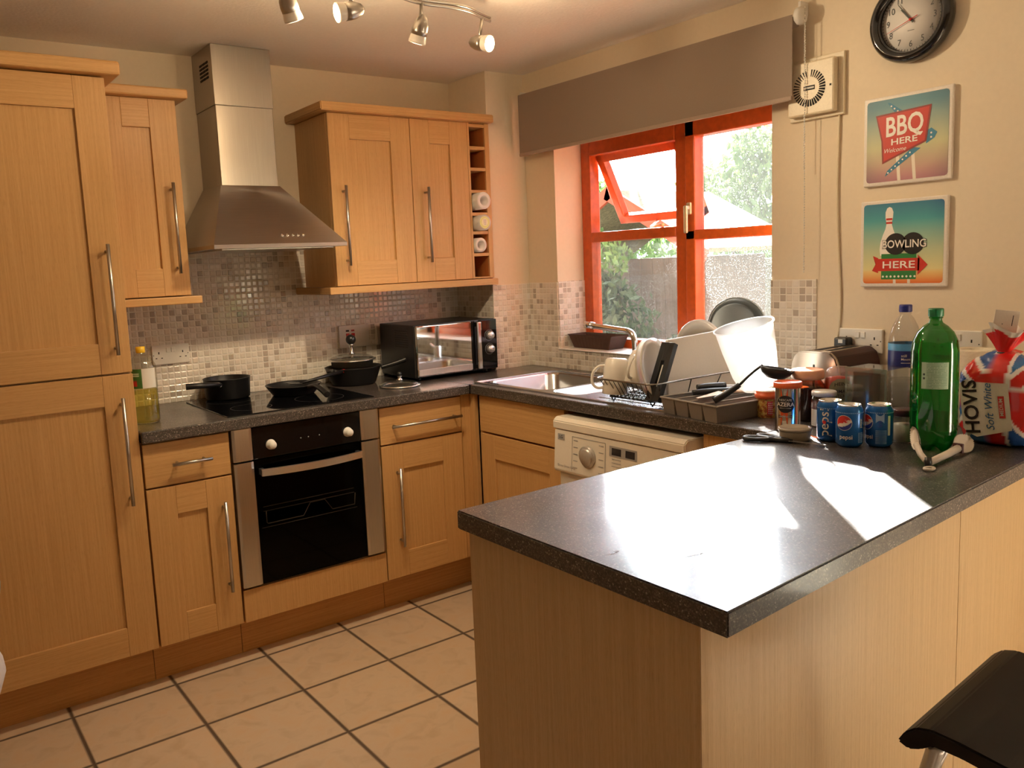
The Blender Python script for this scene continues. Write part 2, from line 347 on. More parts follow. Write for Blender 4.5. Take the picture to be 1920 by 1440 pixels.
def copy_tree(o, loc=None, parent=None):
    c = o.copy(); COL.objects.link(c)
    if parent is not None: c.parent = parent
    if loc is not None: c.location = loc
    for ch in [x for x in bpy.data.objects if x.parent == o]: copy_tree(ch, None, c)
    return c
_tc = {}
def text_geo(body, size=1., align='CENTER', shear=0, bold=0):
    k = (body, align, shear, bold)
    if k not in _tc:
        cu = bpy.data.curves.new('t', 'FONT'); cu.body = body; cu.align_x = align; cu.align_y = 'CENTER'; cu.size = 1; cu.resolution_u = 3; cu.shear = shear; cu.offset = bold
        o = bpy.data.objects.new('t', cu); COL.objects.link(o)
        dg = bpy.context.evaluated_depsgraph_get(); me = o.evaluated_get(dg).to_mesh()
        _tc[k] = ([(v.co.x, v.co.y) for v in me.vertices], [tuple(p.vertices) for p in me.polygons])
        o.evaluated_get(dg).to_mesh_clear(); bpy.data.objects.remove(o); bpy.data.curves.remove(cu)
    vs, fs = _tc[k]; return [(x * size, y * size) for x, y in vs], fs
def put_text(b, body, size, fn, mi, sx=1, **kw):
    """fn maps a flat (a, b) point to a world point"""
    vs, fs = text_geo(body, size, **kw); bv = [b.bm.verts.new(fn(x * sx, y)) for x, y in vs]
    for f in fs:
        try: q = b.bm.faces.new([bv[i] for i in f]); q.material_index = mi
        except ValueError: pass
def put_poly(b, poly, fn, mi, sub=1):
    """flat polygon as a triangle fan (convex or star shaped about its centroid), subdivided for bending"""
    cx = sum(p[0] for p in poly) / len(poly); cy = sum(p[1] for p in poly) / len(poly); n = len(poly)
    for i in range(n):
        p, q = poly[i], poly[(i + 1) % n]
        for s_ in range(sub):
            t0, t1 = s_ / sub, (s_ + 1) / sub
            def at(P, t): return fn(cx + (P[0] - cx) * t, cy + (P[1] - cy) * t)
            pts = ([at(p, t0)] if t0 == 0 else [at(p, t0), at(q, t0)]) + [at(q, t1), at(p, t1)]
            try: f = b.bm.faces.new([b.bm.verts.new(x) for x in pts]); f.material_index = mi
            except ValueError: pass
def circ(cx, cy, r, n=28, a0=0, a1=2 * pi, ry=None):
    ry = r if ry is None else ry
    return [(cx + r * cos(a0 + (a1 - a0) * k / n), cy + ry * sin(a0 + (a1 - a0) * k / n)) for k in range(n + (0 if abs(a1 - a0 - 2 * pi) < 1e-6 else 1))]
def rect(x0, x1, y0, y1): return [(x0, y0), (x1, y0), (x1, y1), (x0, y1)]
def on_cyl(c, R, a0, z0, e=.0004): return lambda s, t: Vector((c[0] + (R + e) * cos(a0 + s / R), c[1] + (R + e) * sin(a0 + s / R), z0 + t))
def facing(c): return atan2(-3.4479 - c[1], -2.5815 - c[0])   # angle at which a pot's side faces the middle of the dining area
def rotz(a, c=(0, 0, 0)): return Matrix.Translation(Vector(c)) @ Matrix.Rotation(a, 4, 'Z')

# ================================================================ THE SHELL
ZC = 2.286
b = B(); b.quad_uv([(-3.6, -6.2, 0), (.0, -6.2, 0), (0, 0, 0), (-3.6, 0, 0)], (0, 1)); b.nonrm = True
f0 = struct('floor', b, FLOOR)
b = B(); b.box(-3.6, .25, -6.2, .2, ZC, ZC + .1); struct('ceiling', b, CEIL)
b = B(); b.box(-3.6, .25, 0, .2, 0, ZC); struct('wall_back', b, WALL)
b = B()   # window wall: kitchen window y -1.652..-.505, z 1.0..2.08, and an unseen opening, added and sized to light the peninsula front
for a in ((-.505, 0, 0, ZC), (-3.3, -1.652, 0, ZC), (-6.2, -3.95, 0, ZC), (-3.95, -3.3, 1.45, ZC), (-1.652, -.505, 0, 1.0), (-1.652, -.505, 2.08, ZC)):
    b.box(0, .26, a[0], a[1], a[2], a[3])
struct('wall_right', b, WALL)
b = B(); b.box(-3.7, -3.6, -6.2, 0, 0, ZC); struct('wall_left', b, plain('low_bounce_wall_paint', (.42, .34, .25), .8, var=.02))  # unseen wall, darkened so less light bounces onto the peninsula end
b = B(); b.box(-3.6, .25, -6.3, -6.2, 0, ZC)
struct('wall_front', b, plain('low_bounce_wall_paint', (.42, .34, .25), .8, var=.02))  # same darkened tone, again to cut bounce
b = B(); b.box(-.2226, 0, -.299, 0, 0, ZC); struct('wall_corner', b, WALL)
# mosaic splashbacks
def tiles(name, quads):
    b = B(); b.nonrm = True
    for q, ax in quads: b.quad_uv(q, ax)
    struct(name, b, TILE)
def slab(b, x0, x1, y0, y1, z0, z1):
    b.box(x0, x1, y0, y1, z0, z1, rnd=False)
t_ = .006
b = B(); slab(b, -1.93, -.2226, -t_, 0, .91, 1.345); slab(b, -1.64, -1.03, -t_, 0, 1.345, 1.503)
struct('trim_1', b, TILE)
b = B(); slab(b, -.2226 - t_, -.2226, -.299 - t_, -t_, .91, 1.345); slab(b, -.2226, -t_, -.299 - t_, -.299, .91, 1.31)
struct('trim_2', b, TILE)
b = B(); slab(b, -t_, 0, -.505, -.299, .91, 1.312); slab(b, -t_, 0, -1.652, -.505, .91, 1.0); slab(b, -t_, 0, -1.828, -1.652, .91, 1.312)
struct('trim_3', b, TILE)
b = B(); slab(b, 0, .178, -.505 - t_, -.505, 1.0, 1.315); struct('trim_4', b, TILE)
b = B(); b.box(-.012, .178, -1.652, -.505, .998, 1.004, .002); o = struct('trim_5', b, plain('white_sill_gloss', (.86, .84, .8), .3, var=.01))
b = B(); b.box(-1.64, -1.03, -.009, 0, 1.503, 1.512, .002); struct('trim_6', b, WHITEP)

# ---------------------------------------------------------------- window
wl = thing('window_1', 'red stained wooden window with its top left pane tilted open', 'window', (.19, -1.08, 1.0)); wl['kind'] = 'structure'
X0, X1 = .165, .225
b = B()
for a in ((-.505, -.565, 1.0, 2.08), (-1.652, -1.585, 1.0, 2.08), (-1.652, -.505, 2.03, 2.08), (-1.652, -.505, 1.0, 1.045), (-1.135, -1.075, 1.0, 2.08)):
    b.box(X0, X1, min(a[0], a[1]), max(a[0], a[1]), a[2], a[3], .004, grain='z')
obj('frame', b, REDW, wl)
b = B()   # left light: transom
b.box(X0 - .004, X1, -1.075, -.565, 1.49, 1.535, .004); obj('transom', b, REDW, wl)
b = B(); b.box(.198, .202, -1.075, -.565, 1.045, 1.49); obj('pane', b, DIRTY, wl)
# right casement: its own sash with a bar across
b = B()
for a in ((-1.185, -1.135, 1.045, 2.03), (-1.585, -1.56, 1.045, 2.03), (-1.585, -1.135, 1.885, 2.03), (-1.585, -1.135, 1.045, 1.085), (-1.585, -1.135, 1.472, 1.513)):
    b.box(X0 - .012, X1 - .01, a[0], a[1], a[2], a[3], .005)
sash = obj('casement', b, REDW, wl)
b = B(); b.box(.196, .2, -1.56, -1.185, 1.085, 1.472); b.box(.196, .2, -1.56, -1.185, 1.513, 1.885); obj('pane', b, DIRTY, sash)
b = B(); b.box(X0 - .022, X0 - .012, -1.172, -1.148, 1.575, 1.625, .005); b.box(X0 - .042, X0 - .02, -1.167, -1.153, 1.595, 1.612, .004)
b.box(X0 - .046, X0 - .034, -1.17, -1.152, 1.50, 1.612, .005); obj('handle', b, plain('cream_metal', (.75, .66, .5), .25, .6), sash)
# tilted open top-hung vent: hinged near z 1.90, swung outwards
Mv = Matrix.Translation((.205, 0, 1.90)) @ Matrix.Rotation(radians(-27), 4, 'Y')
b = B()
for a in ((-.61, -.57, -.36, 0), (-1.07, -1.03, -.36, 0), (-1.07, -.57, -.045, 0), (-1.07, -.57, -.36, -.32)):
    b.box(-.015, .025, a[0], a[1], a[2], a[3], .004, M=Mv)
vent = obj('top_vent', b, REDW, wl)
b = B(); b.box(.003, .007, -1.03, -.61, -.32, -.045, M=Mv); obj('pane', b, GLASS, vent)
b = B(); b.box(X0 - .004, X1, -1.075, -.565, 1.885, 2.03, .004); obj('head_rail', b, REDW, wl)
b = B(); b.tube([(.17, -1.0, 1.545), (.25, -.86, 1.545), (.36, -.8, 1.575)], .006); obj('stay_bar', b, WHITEP, vent)
# ================================================================ FITTED UNITS
def bar_handle(b, axis, c, length, out, r=.006):
    """bar along an axis with two posts; c = centre on the door face, out = vector away from it"""
    o = Vector(out); a = Vector({'z': (0, 0, 1), 'x': (1, 0, 0), 'y': (0, 1, 0)}[axis]); c = Vector(c); bc = c + o * .032
    b.cyl(bc - a * length / 2, bc + a * length / 2, r, 14)
    for s_ in (-1, 1):
        p = c + a * (length / 2 - .022) * s_; b.cyl(p, p + o * .032, r * .8, 10)
def shaker(b, u0, u1, z0, z1, d, fw, face='y'):
    """shaker door: stiles, rails and a recessed panel; d = outer face position, 20 mm thick behind it"""
    def bx(a0, a1, c0, c1, dd, g, bev=.0015):
        if face == 'y': b.box(a0, a1, d + dd, d + .02, c0, c1, bev, g)
        else: b.box(d + dd, d + .02, a0, a1, c0, c1, bev, g)
    h = 'x' if face == 'y' else 'y'
    bx(u0, u0 + fw, z0, z1, 0, 'z'); bx(u1 - fw, u1, z0, z1, 0, 'z')
    bx(u0 + fw, u1 - fw, z1 - fw - .005, z1, 0, h); bx(u0 + fw, u1 - fw, z0, z0 + fw + .005, 0, h)
    bx(u0 + fw - .003, u1 - fw + .003, z0 + fw, z1 - fw, .009, 'z', 0)
g_ = .0015
# tall fridge cabinet
yd = -.575
t = thing('tall_cabinet', 'tall beech fridge cabinet with two long doors at the left edge of the photo', 'cabinet', (-2.224, -.28, 0))
b = B(); b.box(-2.522, -1.926, yd + .022, -.002, .15, 2.05, 0); obj('carcass', b, WOOD, t)
for z0, z1, hz, hl in ((1.112, 2.047, 1.35, .355), (.152, 1.106, .852, .36)):
    b = B(); shaker(b, -2.522, -1.926 - g_, z0, z1, yd, .095); d = obj('door', b, WOOD, t)
    b = B(); bar_handle(b, 'z', (-1.972, yd, hz), hl, (0, -1, 0)); obj('handle', b, HANDLE, d)
b = B(); b.box(-2.54, -1.884, yd - .035, -.002, 2.052, 2.095, .008, 'x'); obj('cornice', b, WOOD, t)
b = B(); b.box(-2.522, -1.93, -.485, -.467, 0, .15, 0, 'x'); obj('plinth', b, PLINTH, t)
# base units of the back run
def base_unit(name, label, x0, x1, fw, hx, plx, drawer_handle, door_handle):
    t = thing(name, label, 'cabinet', ((x0 + x1) / 2, -.29, 0))
    b = B(); b.box(x0, x1, yd + .022, -.01, .15, .868); obj('carcass', b, PLINTH, t)
    b = B(); b.box(x0 + g_, x1 - g_, yd, yd + .02, .712, .862, .002, 'x'); d = obj('drawer', b, WOOD, t)
    b = B(); bar_handle(b, 'x', drawer_handle[:3], drawer_handle[3], (0, -1, 0)); obj('handle', b, HANDLE, d)
    b = B(); shaker(b, x0 + g_, x1 - g_, .152, .706, yd, fw); d = obj('door', b, WOOD, t)
    b = B(); bar_handle(b, 'z', door_handle[:3], door_handle[3], (0, -1, 0)); obj('handle', b, HANDLE, d)
    b = B(); b.box(plx[0], plx[1], -.485, -.467, 0, .15, .001, 'x'); obj('plinth', b, PLINTH, t)
base_unit('base_cabinet', 'narrow beech base cabinet with drawer between fridge cabinet and oven', -1.922, -1.626, .095, 0, (-1.928, -1.612), (-1.767, yd, .785, .135), (-1.668, yd, .457, .33))
base_unit('base_cabinet', 'beech base cabinet with long drawer handle right of the oven', -1.022, -.627, .1, 0, (-.998, -.52), (-.813, yd, .784, .335), (-.955, yd, .451, .325))
t = thing('oven_housing', 'beech housing with plain filler board under the built-in oven', 'cabinet', (-1.324, -.28, 0))
b = B()
for a in ((-1.624, -1.606), (-1.042, -1.024)): b.box(a[0], a[1], -.545, -.01, .15, .868)
b.box(-1.606, -1.042, -.545, -.01, .15, .268); obj('carcass', b, PLINTH, t)
b = B(); b.box(-1.62, -1.026, yd, yd + .02, .15, .272, .0015, 'z'); obj('filler_panel', b, WOOD2 if 0 else WOOD, t)
b = B(); b.box(-1.610, -1.0, -.485, -.467, 0, .15, .001, 'x'); obj('plinth', b, PLINTH, t)
# corner post
b = B(); b.box(-.623, -.575, yd + .008, -.53, .15, .868, .001); b.box(-.575, -.555, -.60, yd + .03, .15, .868, .001)
tag(obj('corner_post', b, WOOD), 'beech corner post where the two runs of base cabinets meet', 'panel')
# sink unit, doors facing the kitchen
xd = -.575
t = thing('sink_cabinet', 'beech sink cabinet with false drawer front left of the washing machine', 'cabinet', (-.3, -.86, 0))
b = B(); b.box(-.553, -.02, -1.172, -.61, .15, .72); b.box(-.553, -.52, -1.172, -.61, .72, .868); obj('carcass', b, PLINTH, t)
b = B(); b.box(xd, xd + .02, -1.172, -.637, .715, .865, .0015, 'y'); obj('drawer_front', b, WOOD, t)
b = B(); shaker(b, -1.172, -.637, .152, .706, xd, .095, 'x'); obj('door', b, WOOD, t)
b = B(); b.box(-.485, -.467, -1.172, -.62, 0, .15, 0, 'y'); obj('plinth', b, PLINTH, t)
b = B(); b.box(-.575, -.1, -1.83, -1.812, 0, .868, .001); b.box(-.575, -.555, -2.08, -1.83, 0, .868, .001)
tag(obj('end_panel', b, WOOD), 'beech end panel between washing machine and peninsula', 'panel')

# peninsula
PX, PYF, PYN, PYR = -1.6577, -2.0556, -2.7342, -2.6297
def near(x): return PYN + (x - PX) * (PYR - PYN) / -PX
t = thing('peninsula_cabinet', 'beech panelled peninsula under the breakfast worktop', 'cabinet', (-.8, -2.36, 0))
b = B(); b.prism([(-1.637, PYF - .012), (-1.637, -2.668), (-1.619, -2.668), (-1.619, PYF - .012)], 0, .868, bev=.001); obj('end_panel', b, WOOD2, t)
def bp(x0, x1):
    return [(x0, near(x0) + .066), (x1, near(x1) + .066), (x1, near(x1) + .084), (x0, near(x0) + .084)]
for x0, x1 in ((-1.6188, -.6765), (-.6745, -.001)):
    b = B(); b.prism(bp(x0, x1), 0, .868, bev=.0006); obj('back_panel', b, WOOD2, t)
b = B(); b.prism([(-1.6185, PYF - .04), (-1.6185, near(-1.61) + .09), (-.002, near(0) + .09), (-.002, PYF - .04)], .1, .867); obj('carcass', b, WOOD, t)

# worktops
t = B()
Z0, Z1 = .87, .91
t.box(-1.9236, -.594, -.6, -.0065, Z0, Z1, .004, smooth=False)
t.box(-.594, -.2295, -.6, -.0065, Z0, Z1); t.box(-.594, -.0065, -.6, -.306, Z0, Z1 - .0001)
SX0, SX1, SY0, SY1 = -.51, -.13, -1.178, -.60   # sink bowl cut-out
t.box(-.594, SX0, PYF, -.6, Z0, Z1 - .0002, .004); t.box(SX1, -.0065, PYF, -.6, Z0, Z1 - .0002)
t.box(SX0, SX1, PYF, SY0 + 0, Z0, Z1 - .0002) if 0 else t.box(SX0, SX1, PYF, SY0, Z0, Z1 - .0002)
o = obj('kitchen_worktop', t, TOP); tag(o, 'dark speckled L-shaped worktop along the back wall and under the window', 'worktop')
b = B(); b.prism([(PX, PYF), (PX, PYN), (-.001, PYR), (-.0005, PYF), ], Z0, Z1, bev=.003)
b2 = obj('peninsula_worktop', b, TOP); tag(b2, 'dark speckled worktop of the peninsula, washed out by sun glare', 'worktop')
sub = b2

# wall units
t = thing('upper_cabinet', 'narrow beech wall cabinet between tall cabinet and extractor hood', 'cabinet', (-1.77, -.16, 1.345))
b = B(); b.box(-1.922, -1.634, -.298, -.002, 1.345, 2.045); obj('carcass', b, WOOD, t)
b = B(); shaker(b, -1.92, -1.636, 1.347, 2.045, -.32, .095); d = obj('door', b, WOOD, t)
b = B(); bar_handle(b, 'z', (-1.677, -.32, 1.589), .325, (0, -1, 0)); obj('handle', b, HANDLE, d)
b = B(); b.box(-1.922, -1.60, -.36, -.002, 2.046, 2.08, .006, 'x'); obj('cornice', b, WOOD, t)
b = B(); b.box(-1.922, -1.606, -.35, -.008, 1.315, 1.343, .003, 'x'); obj('pelmet', b, WOOD, t)
t = thing('upper_cabinet', 'wide beech wall cabinet with two doors and a cubby column, right of the hood', 'cabinet', (-.64, -.16, 1.345))
b = B(); b.box(-1.038, -.352, -.298, -.002, 1.345, 2.045); obj('carcass', b, WOOD, t)
for x0, x1, hx in ((-1.038, -.654, -.988), (-.651, -.352, -.59)):
    b = B(); shaker(b, x0, x1, 1.347, 2.045, -.32, .096); d = obj('door', b, WOOD, t)
    b = B(); bar_handle(b, 'z', (hx, -.32, 1.592), .325, (0, -1, 0)); obj('handle', b, HANDLE, d)
b = B()
b.box(-.351, -.340, -.32, -.004, 1.347, 2.045, 0); b.box(-.254, -.2295, -.32, -.30, 1.347, 2.045, 0); b.box(-.254, -.2295, -.298, -.004, 1.347, 2.045, 0)
b.box(-.34, -.254, -.1, -.09, 1.347, 2.045)
zs = [1.347, 1.456, 1.556, 1.640, 1.7415, 1.841, 1.936, 2.035]
for i, z in enumerate(zs): b.box(-.34, -.254, -.318, -.09, z - (.0 if i == 0 else .007), z + .007, 0, 'x')
obj('cubby_rack', b, [WOOD], t)
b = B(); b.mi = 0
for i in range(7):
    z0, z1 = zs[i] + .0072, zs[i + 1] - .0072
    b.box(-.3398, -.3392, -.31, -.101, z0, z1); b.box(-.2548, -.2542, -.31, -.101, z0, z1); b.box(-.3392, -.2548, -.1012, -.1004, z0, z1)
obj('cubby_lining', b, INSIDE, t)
b = B(); b.prism([(-1.083, -.002), (-1.083, -.362), (-.2285, -.362), (-.2285, -.306), (-.2285, -.002)], 2.046, 2.08, grain='x', bev=.004); obj('cornice', b, WOOD, t)
b = B(); b.prism([(-1.087, -.008), (-1.087, -.35), (-.2285, -.35), (-.2285, -.308), (-.231, -.008)], 1.315, 1.344, grain='x', bev=.002); obj('pelmet', b, WOOD, t)

# rolls standing in the cubbies
def roll(zc, xc, R, r, y0, y1, label, name='paper_roll', cat='paper roll', closed=False):
    b = B(); Mx = Matrix.Rotation(radians(90), 4, 'X')
    h = y1 - y0
    if closed:
        t = thing(name, label, cat, (xc, (y0 + y1) / 2, zc - R))
        b.lathe([(0, 0), (R, 0), (R, 0), (R, h), (R, h), (0, h)], (xc, y1, zc), 32, Mx); obj('drum', b, WHITEP, t)
        b = B(); b.mi = 0; b.nodbl = True
        fn = lambda a, c: Vector((xc + a, y0 - .0008, zc + c))
        put_poly(b, circ(0, 0, R * .78, 24), fn, 0); put_poly(b, circ(0, .001, R * .5, 20), lambda a, c: fn(a, c) - Vector((0, .0006, 0)), 1)
        for k in range(5): put_poly(b, rect(-.009 + .001 * k, .008, .010 - .005 * k, .012 - .005 * k), lambda a, c: fn(a, c) - Vector((0, .001, 0)), 2)
        obj('label', b, [plain('lemon_label', (.72, .74, .25), .4), plain('pale_yellow', (.85, .86, .55), .4), plain('lilac_print', (.45, .35, .5), .4)], t)
    else:
        b.lathe([(r, 0), (R, 0), (R, 0), (R, h), (R, h), (r, h), (r, h), (r, 0)], (xc, y1, zc), 32, Mx)
        t = obj(name, b, plain('tissue_paper', (.86, .84, .8), .9, var=.02)); tag(t, label, cat)
roll(1.698, -.2985, .0385, .0205, -.355, -.15, 'white paper roll on its side in the fourth cubby from the top')
roll(1.6, -.2985, .0355, 0, -.355, -.2, 'white tub with a yellow label lying in the fifth cubby from the top', 'round_tub', 'tub', True)
roll(1.4995, -.3065, .0325, .019, -.33, -.15, 'white paper roll on its side in the sixth cubby from the top')
b = B(); b.lathe([(0, 0), (.018, .001), (.019, .06), (.0195, .06), (.0185, 0)], (-.318, -.20, 1.3745), 20, Matrix.Rotation(radians(90), 4, 'X'))
tag(obj('drinking_glass', b, CLEARG), 'small clear glass lying in the lowest cubby', 'glass')

# ================================================================ HOOD
t = thing('extractor_hood', 'stainless steel chimney extractor hood above the hob', 'extractor hood', (-1.335, -.25, 1.503))
hx0, hx1, hy = -1.597, -1.075, -.5
b = B()
def fr(b, r0, z0, r1, z1, smooth=False):
    a = [(r0[0], r0[2], z0), (r0[0], r0[3], z0), (r0[1], r0[3], z0), (r0[1], r0[2], z0)]; c = [(r1[0], r1[2], z1), (r1[0], r1[3], z1), (r1[1], r1[3], z1), (r1[1], r1[2], z1)]
    for i in range(4): b.face([a[i], a[(i + 1) % 4], c[(i + 1) % 4], c[i]])
fr(b, (hx0, hx1, -.014, hy), 1.507, (hx0, hx1, -.014, hy), 1.521); fr(b, (hx0, hx1, -.014, hy), 1.521, (-1.462, -1.222, -.014, -.232), 1.758)
b.face([(hx0, -.014, 1.507), (hx1, -.014, 1.507), (hx1, hy, 1.507), (hx0, hy, 1.507)]); b.face([(-1.462, -.014, 1.758), (-1.222, -.014, 1.758), (-1.222, -.232, 1.758), (-1.462, -.232, 1.758)])
obj('canopy', b, HOODM, t)
b = B(); b.box(-1.457, -1.227, -.227, -.002, 1.757, 2.06, .002); b.box(-1.460, -1.224, -.23, -.002, 2.06, ZC - .001, .002); ch = obj('chimney', b, CHIM, t)
b = B()
for k in range(5):
    for j in range(3): b.box(-1.4615, -1.4598, -.19 + j * .035, -.162 + j * .035, 2.165 + k * .014, 2.173 + k * .014)
obj('vent_slots', b, DARK, ch)
for k in range(5):
    b = B(); x = -1.325 + k * .021; z = 1.552; y = hy + (z - 1.521) / .237 * (-.232 - hy)
    b.lathe([(0, .004), (.0055, .004), (.0065, 0), (0, -.002)], (x, y, z), 14, Matrix.Rotation(radians(41), 4, 'X')); obj('button', b, CHROME, t)
b = B(); b.box(hx0 + .04, hx1 - .04, hy + .04, -.05, 1.502, 1.507, .001); obj('grease_filter', b, STEEL, t)

# ================================================================ OVEN
t = thing('oven', 'built-in black glass oven with steel side strips and two white knobs', 'oven', (-1.324, -.3, .275))
b = B(); b.box(-1.604, -1.044, -.545, -.05, .275, .866); obj('housing', b, DARK, t)
yo = -.583
b = B(); b.box(-1.545, -1.112, yo, -.55, .749, .866, .002); cp = obj('control_panel', b, BLACKG, t)
for a in ((-1.62, -1.547), (-1.110, -1.03)):
    b = B(); b.prism([(a[0], -.552), (a[0], yo), (a[0] + .01, yo - .004), (a[1] - .01, yo - .004), (a[1], yo), (a[1], -.552)], .75, .866, bev=.001); obj('trim_strip', b, STEEL, cp)
for x, z in ((-1.478, .795), (-1.167, .793)):
    b = B(); b.lathe([(0, 0), (.019, 0), (.019, 0), (.0185, .004), (.015, .006), (.0145, .022), (.012, .026), (0, .027)], (x, yo, z), 28, Matrix.Rotation(radians(90), 4, 'X')); k = obj('knob', b, WHITEP, cp)
for x in (-1.36, -1.285, -1.33):
    b = B(); b.lathe([(0, .0008), (.0025, .0008), (.0025, 0)], (x, yo, .80), 8, Matrix.Rotation(radians(90), 4, 'X')); obj('indicator', b, plain('grey_print', (.3, .3, .3), .5), cp)
b = B(); b.box(-1.545, -1.112, yo, -.555, .281, .745, .002); b.mi = 1
dr = obj('oven_door', b, [clear_mat('oven_glass', (.22, .2, .19), .0, .03, ior=1.22)], t)
b = B(); b.box(-1.545, -1.112, -.554, -.547, .281, .745)
obj('door_frame', b, DARK, dr)
for a in ((-1.62, -1.547), (-1.110, -1.03)):
    b = B(); b.prism([(a[0], -.552), (a[0], yo), (a[0] + .01, yo - .004), (a[1] - .01, yo - .004), (a[1], yo), (a[1], -.552)], .283, .743, bev=.001); obj('trim_strip', b, STEEL, dr)
b = B()  # curved bar handle, flat face
def hfn(u, v):
    x = -1.53 + u * .405; bow = .03 * (1 - (2 * u - 1) ** 2)
    k = v * 4
    p = [(0, 0), (1, 0), (1, 1), (0, 1), (0, 0)][int(k) % 4 if k < 4 else 0]
    return Vector((x, yo - .022 - bow - p[0] * .01, .690 + p[1] * .026))
b.grid(hfn, 24, 4, cv=True, smooth=False); b.box(-1.53, -1.515, yo - .024, yo, .692, .714); b.box(-1.14, -1.125, yo - .024, yo, .692, .714)
obj('door_handle', b, steel_mat('bright_steel', (.88, .88, .90), .32, 'x'), dr)
b = B()   # wire shelf seen through the glass
ysf = -.5705
for z in (.565, .548): b.tube([(-1.52, ysf, z), (-1.15, ysf, z)], .0018, 6)
b.tube([(-1.51, ysf, .548), (-1.51, ysf, .505), (-1.505, ysf, .50), (-1.365, ysf, .50), (-1.335, ysf, .545), (-1.275, ysf, .545), (-1.245, ysf, .50), (-1.15, ysf, .50), (-1.145, ysf, .545)], .0018, 6)
b.tube([(-1.53, ysf, .487), (-1.14, ysf, .487)], .0012, 6)
obj('wire_shelf', b, plain('shelf_wire', (.85, .78, .6), .35, .5), dr)

# hob
b = B(); b.box(-1.622, -1.032, -.565, -.075, .9095, .9145, .002)
hob = thing('hob', 'black glass ceramic hob set into the worktop', 'hob', (-1.327, -.32, .91))
obj('glass_plate', b, BLACKG, hob)
for x, y, r in ((-1.48, -.18, .09), (-1.2, -.19, .075), (-1.48, -.42, .075), (-1.2, -.42, .095)):
    b = B(); b.lathe([(r, 0), (r + .0015, 0)], (x, y, .9148), 48); obj('cooking_zone_ring', b, plain('zone_print', (.10, .09, .08), .3), hob)

# washing machine
t = thing('washing_machine', 'white front-loading washing machine under the window worktop', 'washing machine', (-.34, -1.493, 0))
b = B(); b.box(-.605, -.06, -1.79, -1.195, .012, .812, .006); obj('body', b, WHITEA, t)
b = B(); b.prism([(-.645, .812), (-.645, .84), (-.63, .853), (-.06, .853), (-.06, .812)], -1.797, -1.188, 'y', bev=.003); obj('top', b, WHITEA, t)
b = B(); b.prism([(-.61, .809), (-.642, .809), (-.652, .665), (-.645, .655), (-.61, .655)], -1.79, -1.195, 'y', bev=.002); cpn = obj('control_panel', b, WHITEA, t)
GP = plain('grey_control', (.35, .34, .33), .35)
def wmf(a, c): return Vector((-.6425 - (.809 - c) * .0694 - .0008, a, c))    # point on the panel face
b = B(); b.lathe([(.038, -.002), (.038, .006), (.037, .008), (.03, .008), (.0295, .012), (.027, .015), (0, .016)], tuple(wmf(-1.372, .735)), 36, Matrix.Rotation(radians(-94), 4, 'Y')); obj('programme_dial', b, plain('silver_dial', (.55, .53, .5), .3, .5), cpn)
b = B(); b.nodbl = True
for y0, y1 in ((-1.475, -1.60),): put_poly(b, [(y0, .755), (y1, .755), (y1, .79), (y0, .79)], wmf, 0)
for y0, y1 in ((-1.487, -1.53), (-1.55, -1.592)): put_poly(b, [(y0, .76), (y1, .76), (y1, .784), (y0, .784)], lambda a, c: wmf(a, c) - Vector((.0006, 0, 0)), 1)
for y0 in (-1.29, -1.455): put_poly(b, [(y0, .67), (y0 - .002, .67), (y0 - .002, .795), (y0, .795)], wmf, 0)
put_poly(b, [(-1.29, .793), (-1.455, .793), (-1.455, .795), (-1.29, .795)], wmf, 0)
for k in range(5):
    put_poly(b, [(-1.298, .78 - k * .024), (-1.32, .78 - k * .024), (-1.32, .783 - k * .024), (-1.298, .783 - k * .024)], wmf, 0)
    put_poly(b, [(-1.425, .78 - k * .024), (-1.448, .78 - k * .024), (-1.448, .783 - k * .024), (-1.425, .783 - k * .024)], wmf, 0)
for k in range(3): put_poly(b, [(-1.487, .745 - k * .012), (-1.53, .745 - k * .012), (-1.53, .747 - k * .012), (-1.487, .747 - k * .012)], wmf, 0)
wt = lambda y, z: (lambda a, c: wmf(y - a, z + c))
put_poly(b, rect(-.018, .018, -.011, .011), wt(-1.232, .785), 0); put_text(b, 'LG', .016, lambda a, c: wmf(-1.232 - a, .785 + c) - Vector((.0006, 0, 0)), 1)
put_text(b, 'Direct Drive 7.5kg', .012, wt(-1.262, .682), 0)
obj('panel_print', b, [GP, plain('display_black', (.03, .03, .035), .2)], cpn)
b = B(); b.box(-.632, -.606, -1.40, -1.205, .585, .65, .004); obj('detergent_drawer', b, WHITEA, t)
b = B(); b.lathe([(0, .0), (.11, .004), (.15, .02), (.165, .03), (.17, .0)], (-.607, -1.49, .37), 40, Matrix.Rotation(radians(-90), 4, 'Y')); obj('door', b, plain('grey_door', (.4, .4, .4), .3), t)

# ================================================================ SINK AND TAP
t = thing('sink', 'stainless steel inset sink with draining board under the window', 'sink', (-.32, -1.09, .905))
b = B(); zt = .9125
def srect(x0, x1, y0, y1, z): return [(x0, y0, z), (x1, y0, z), (x1, y1, z), (x0, y1, z)]
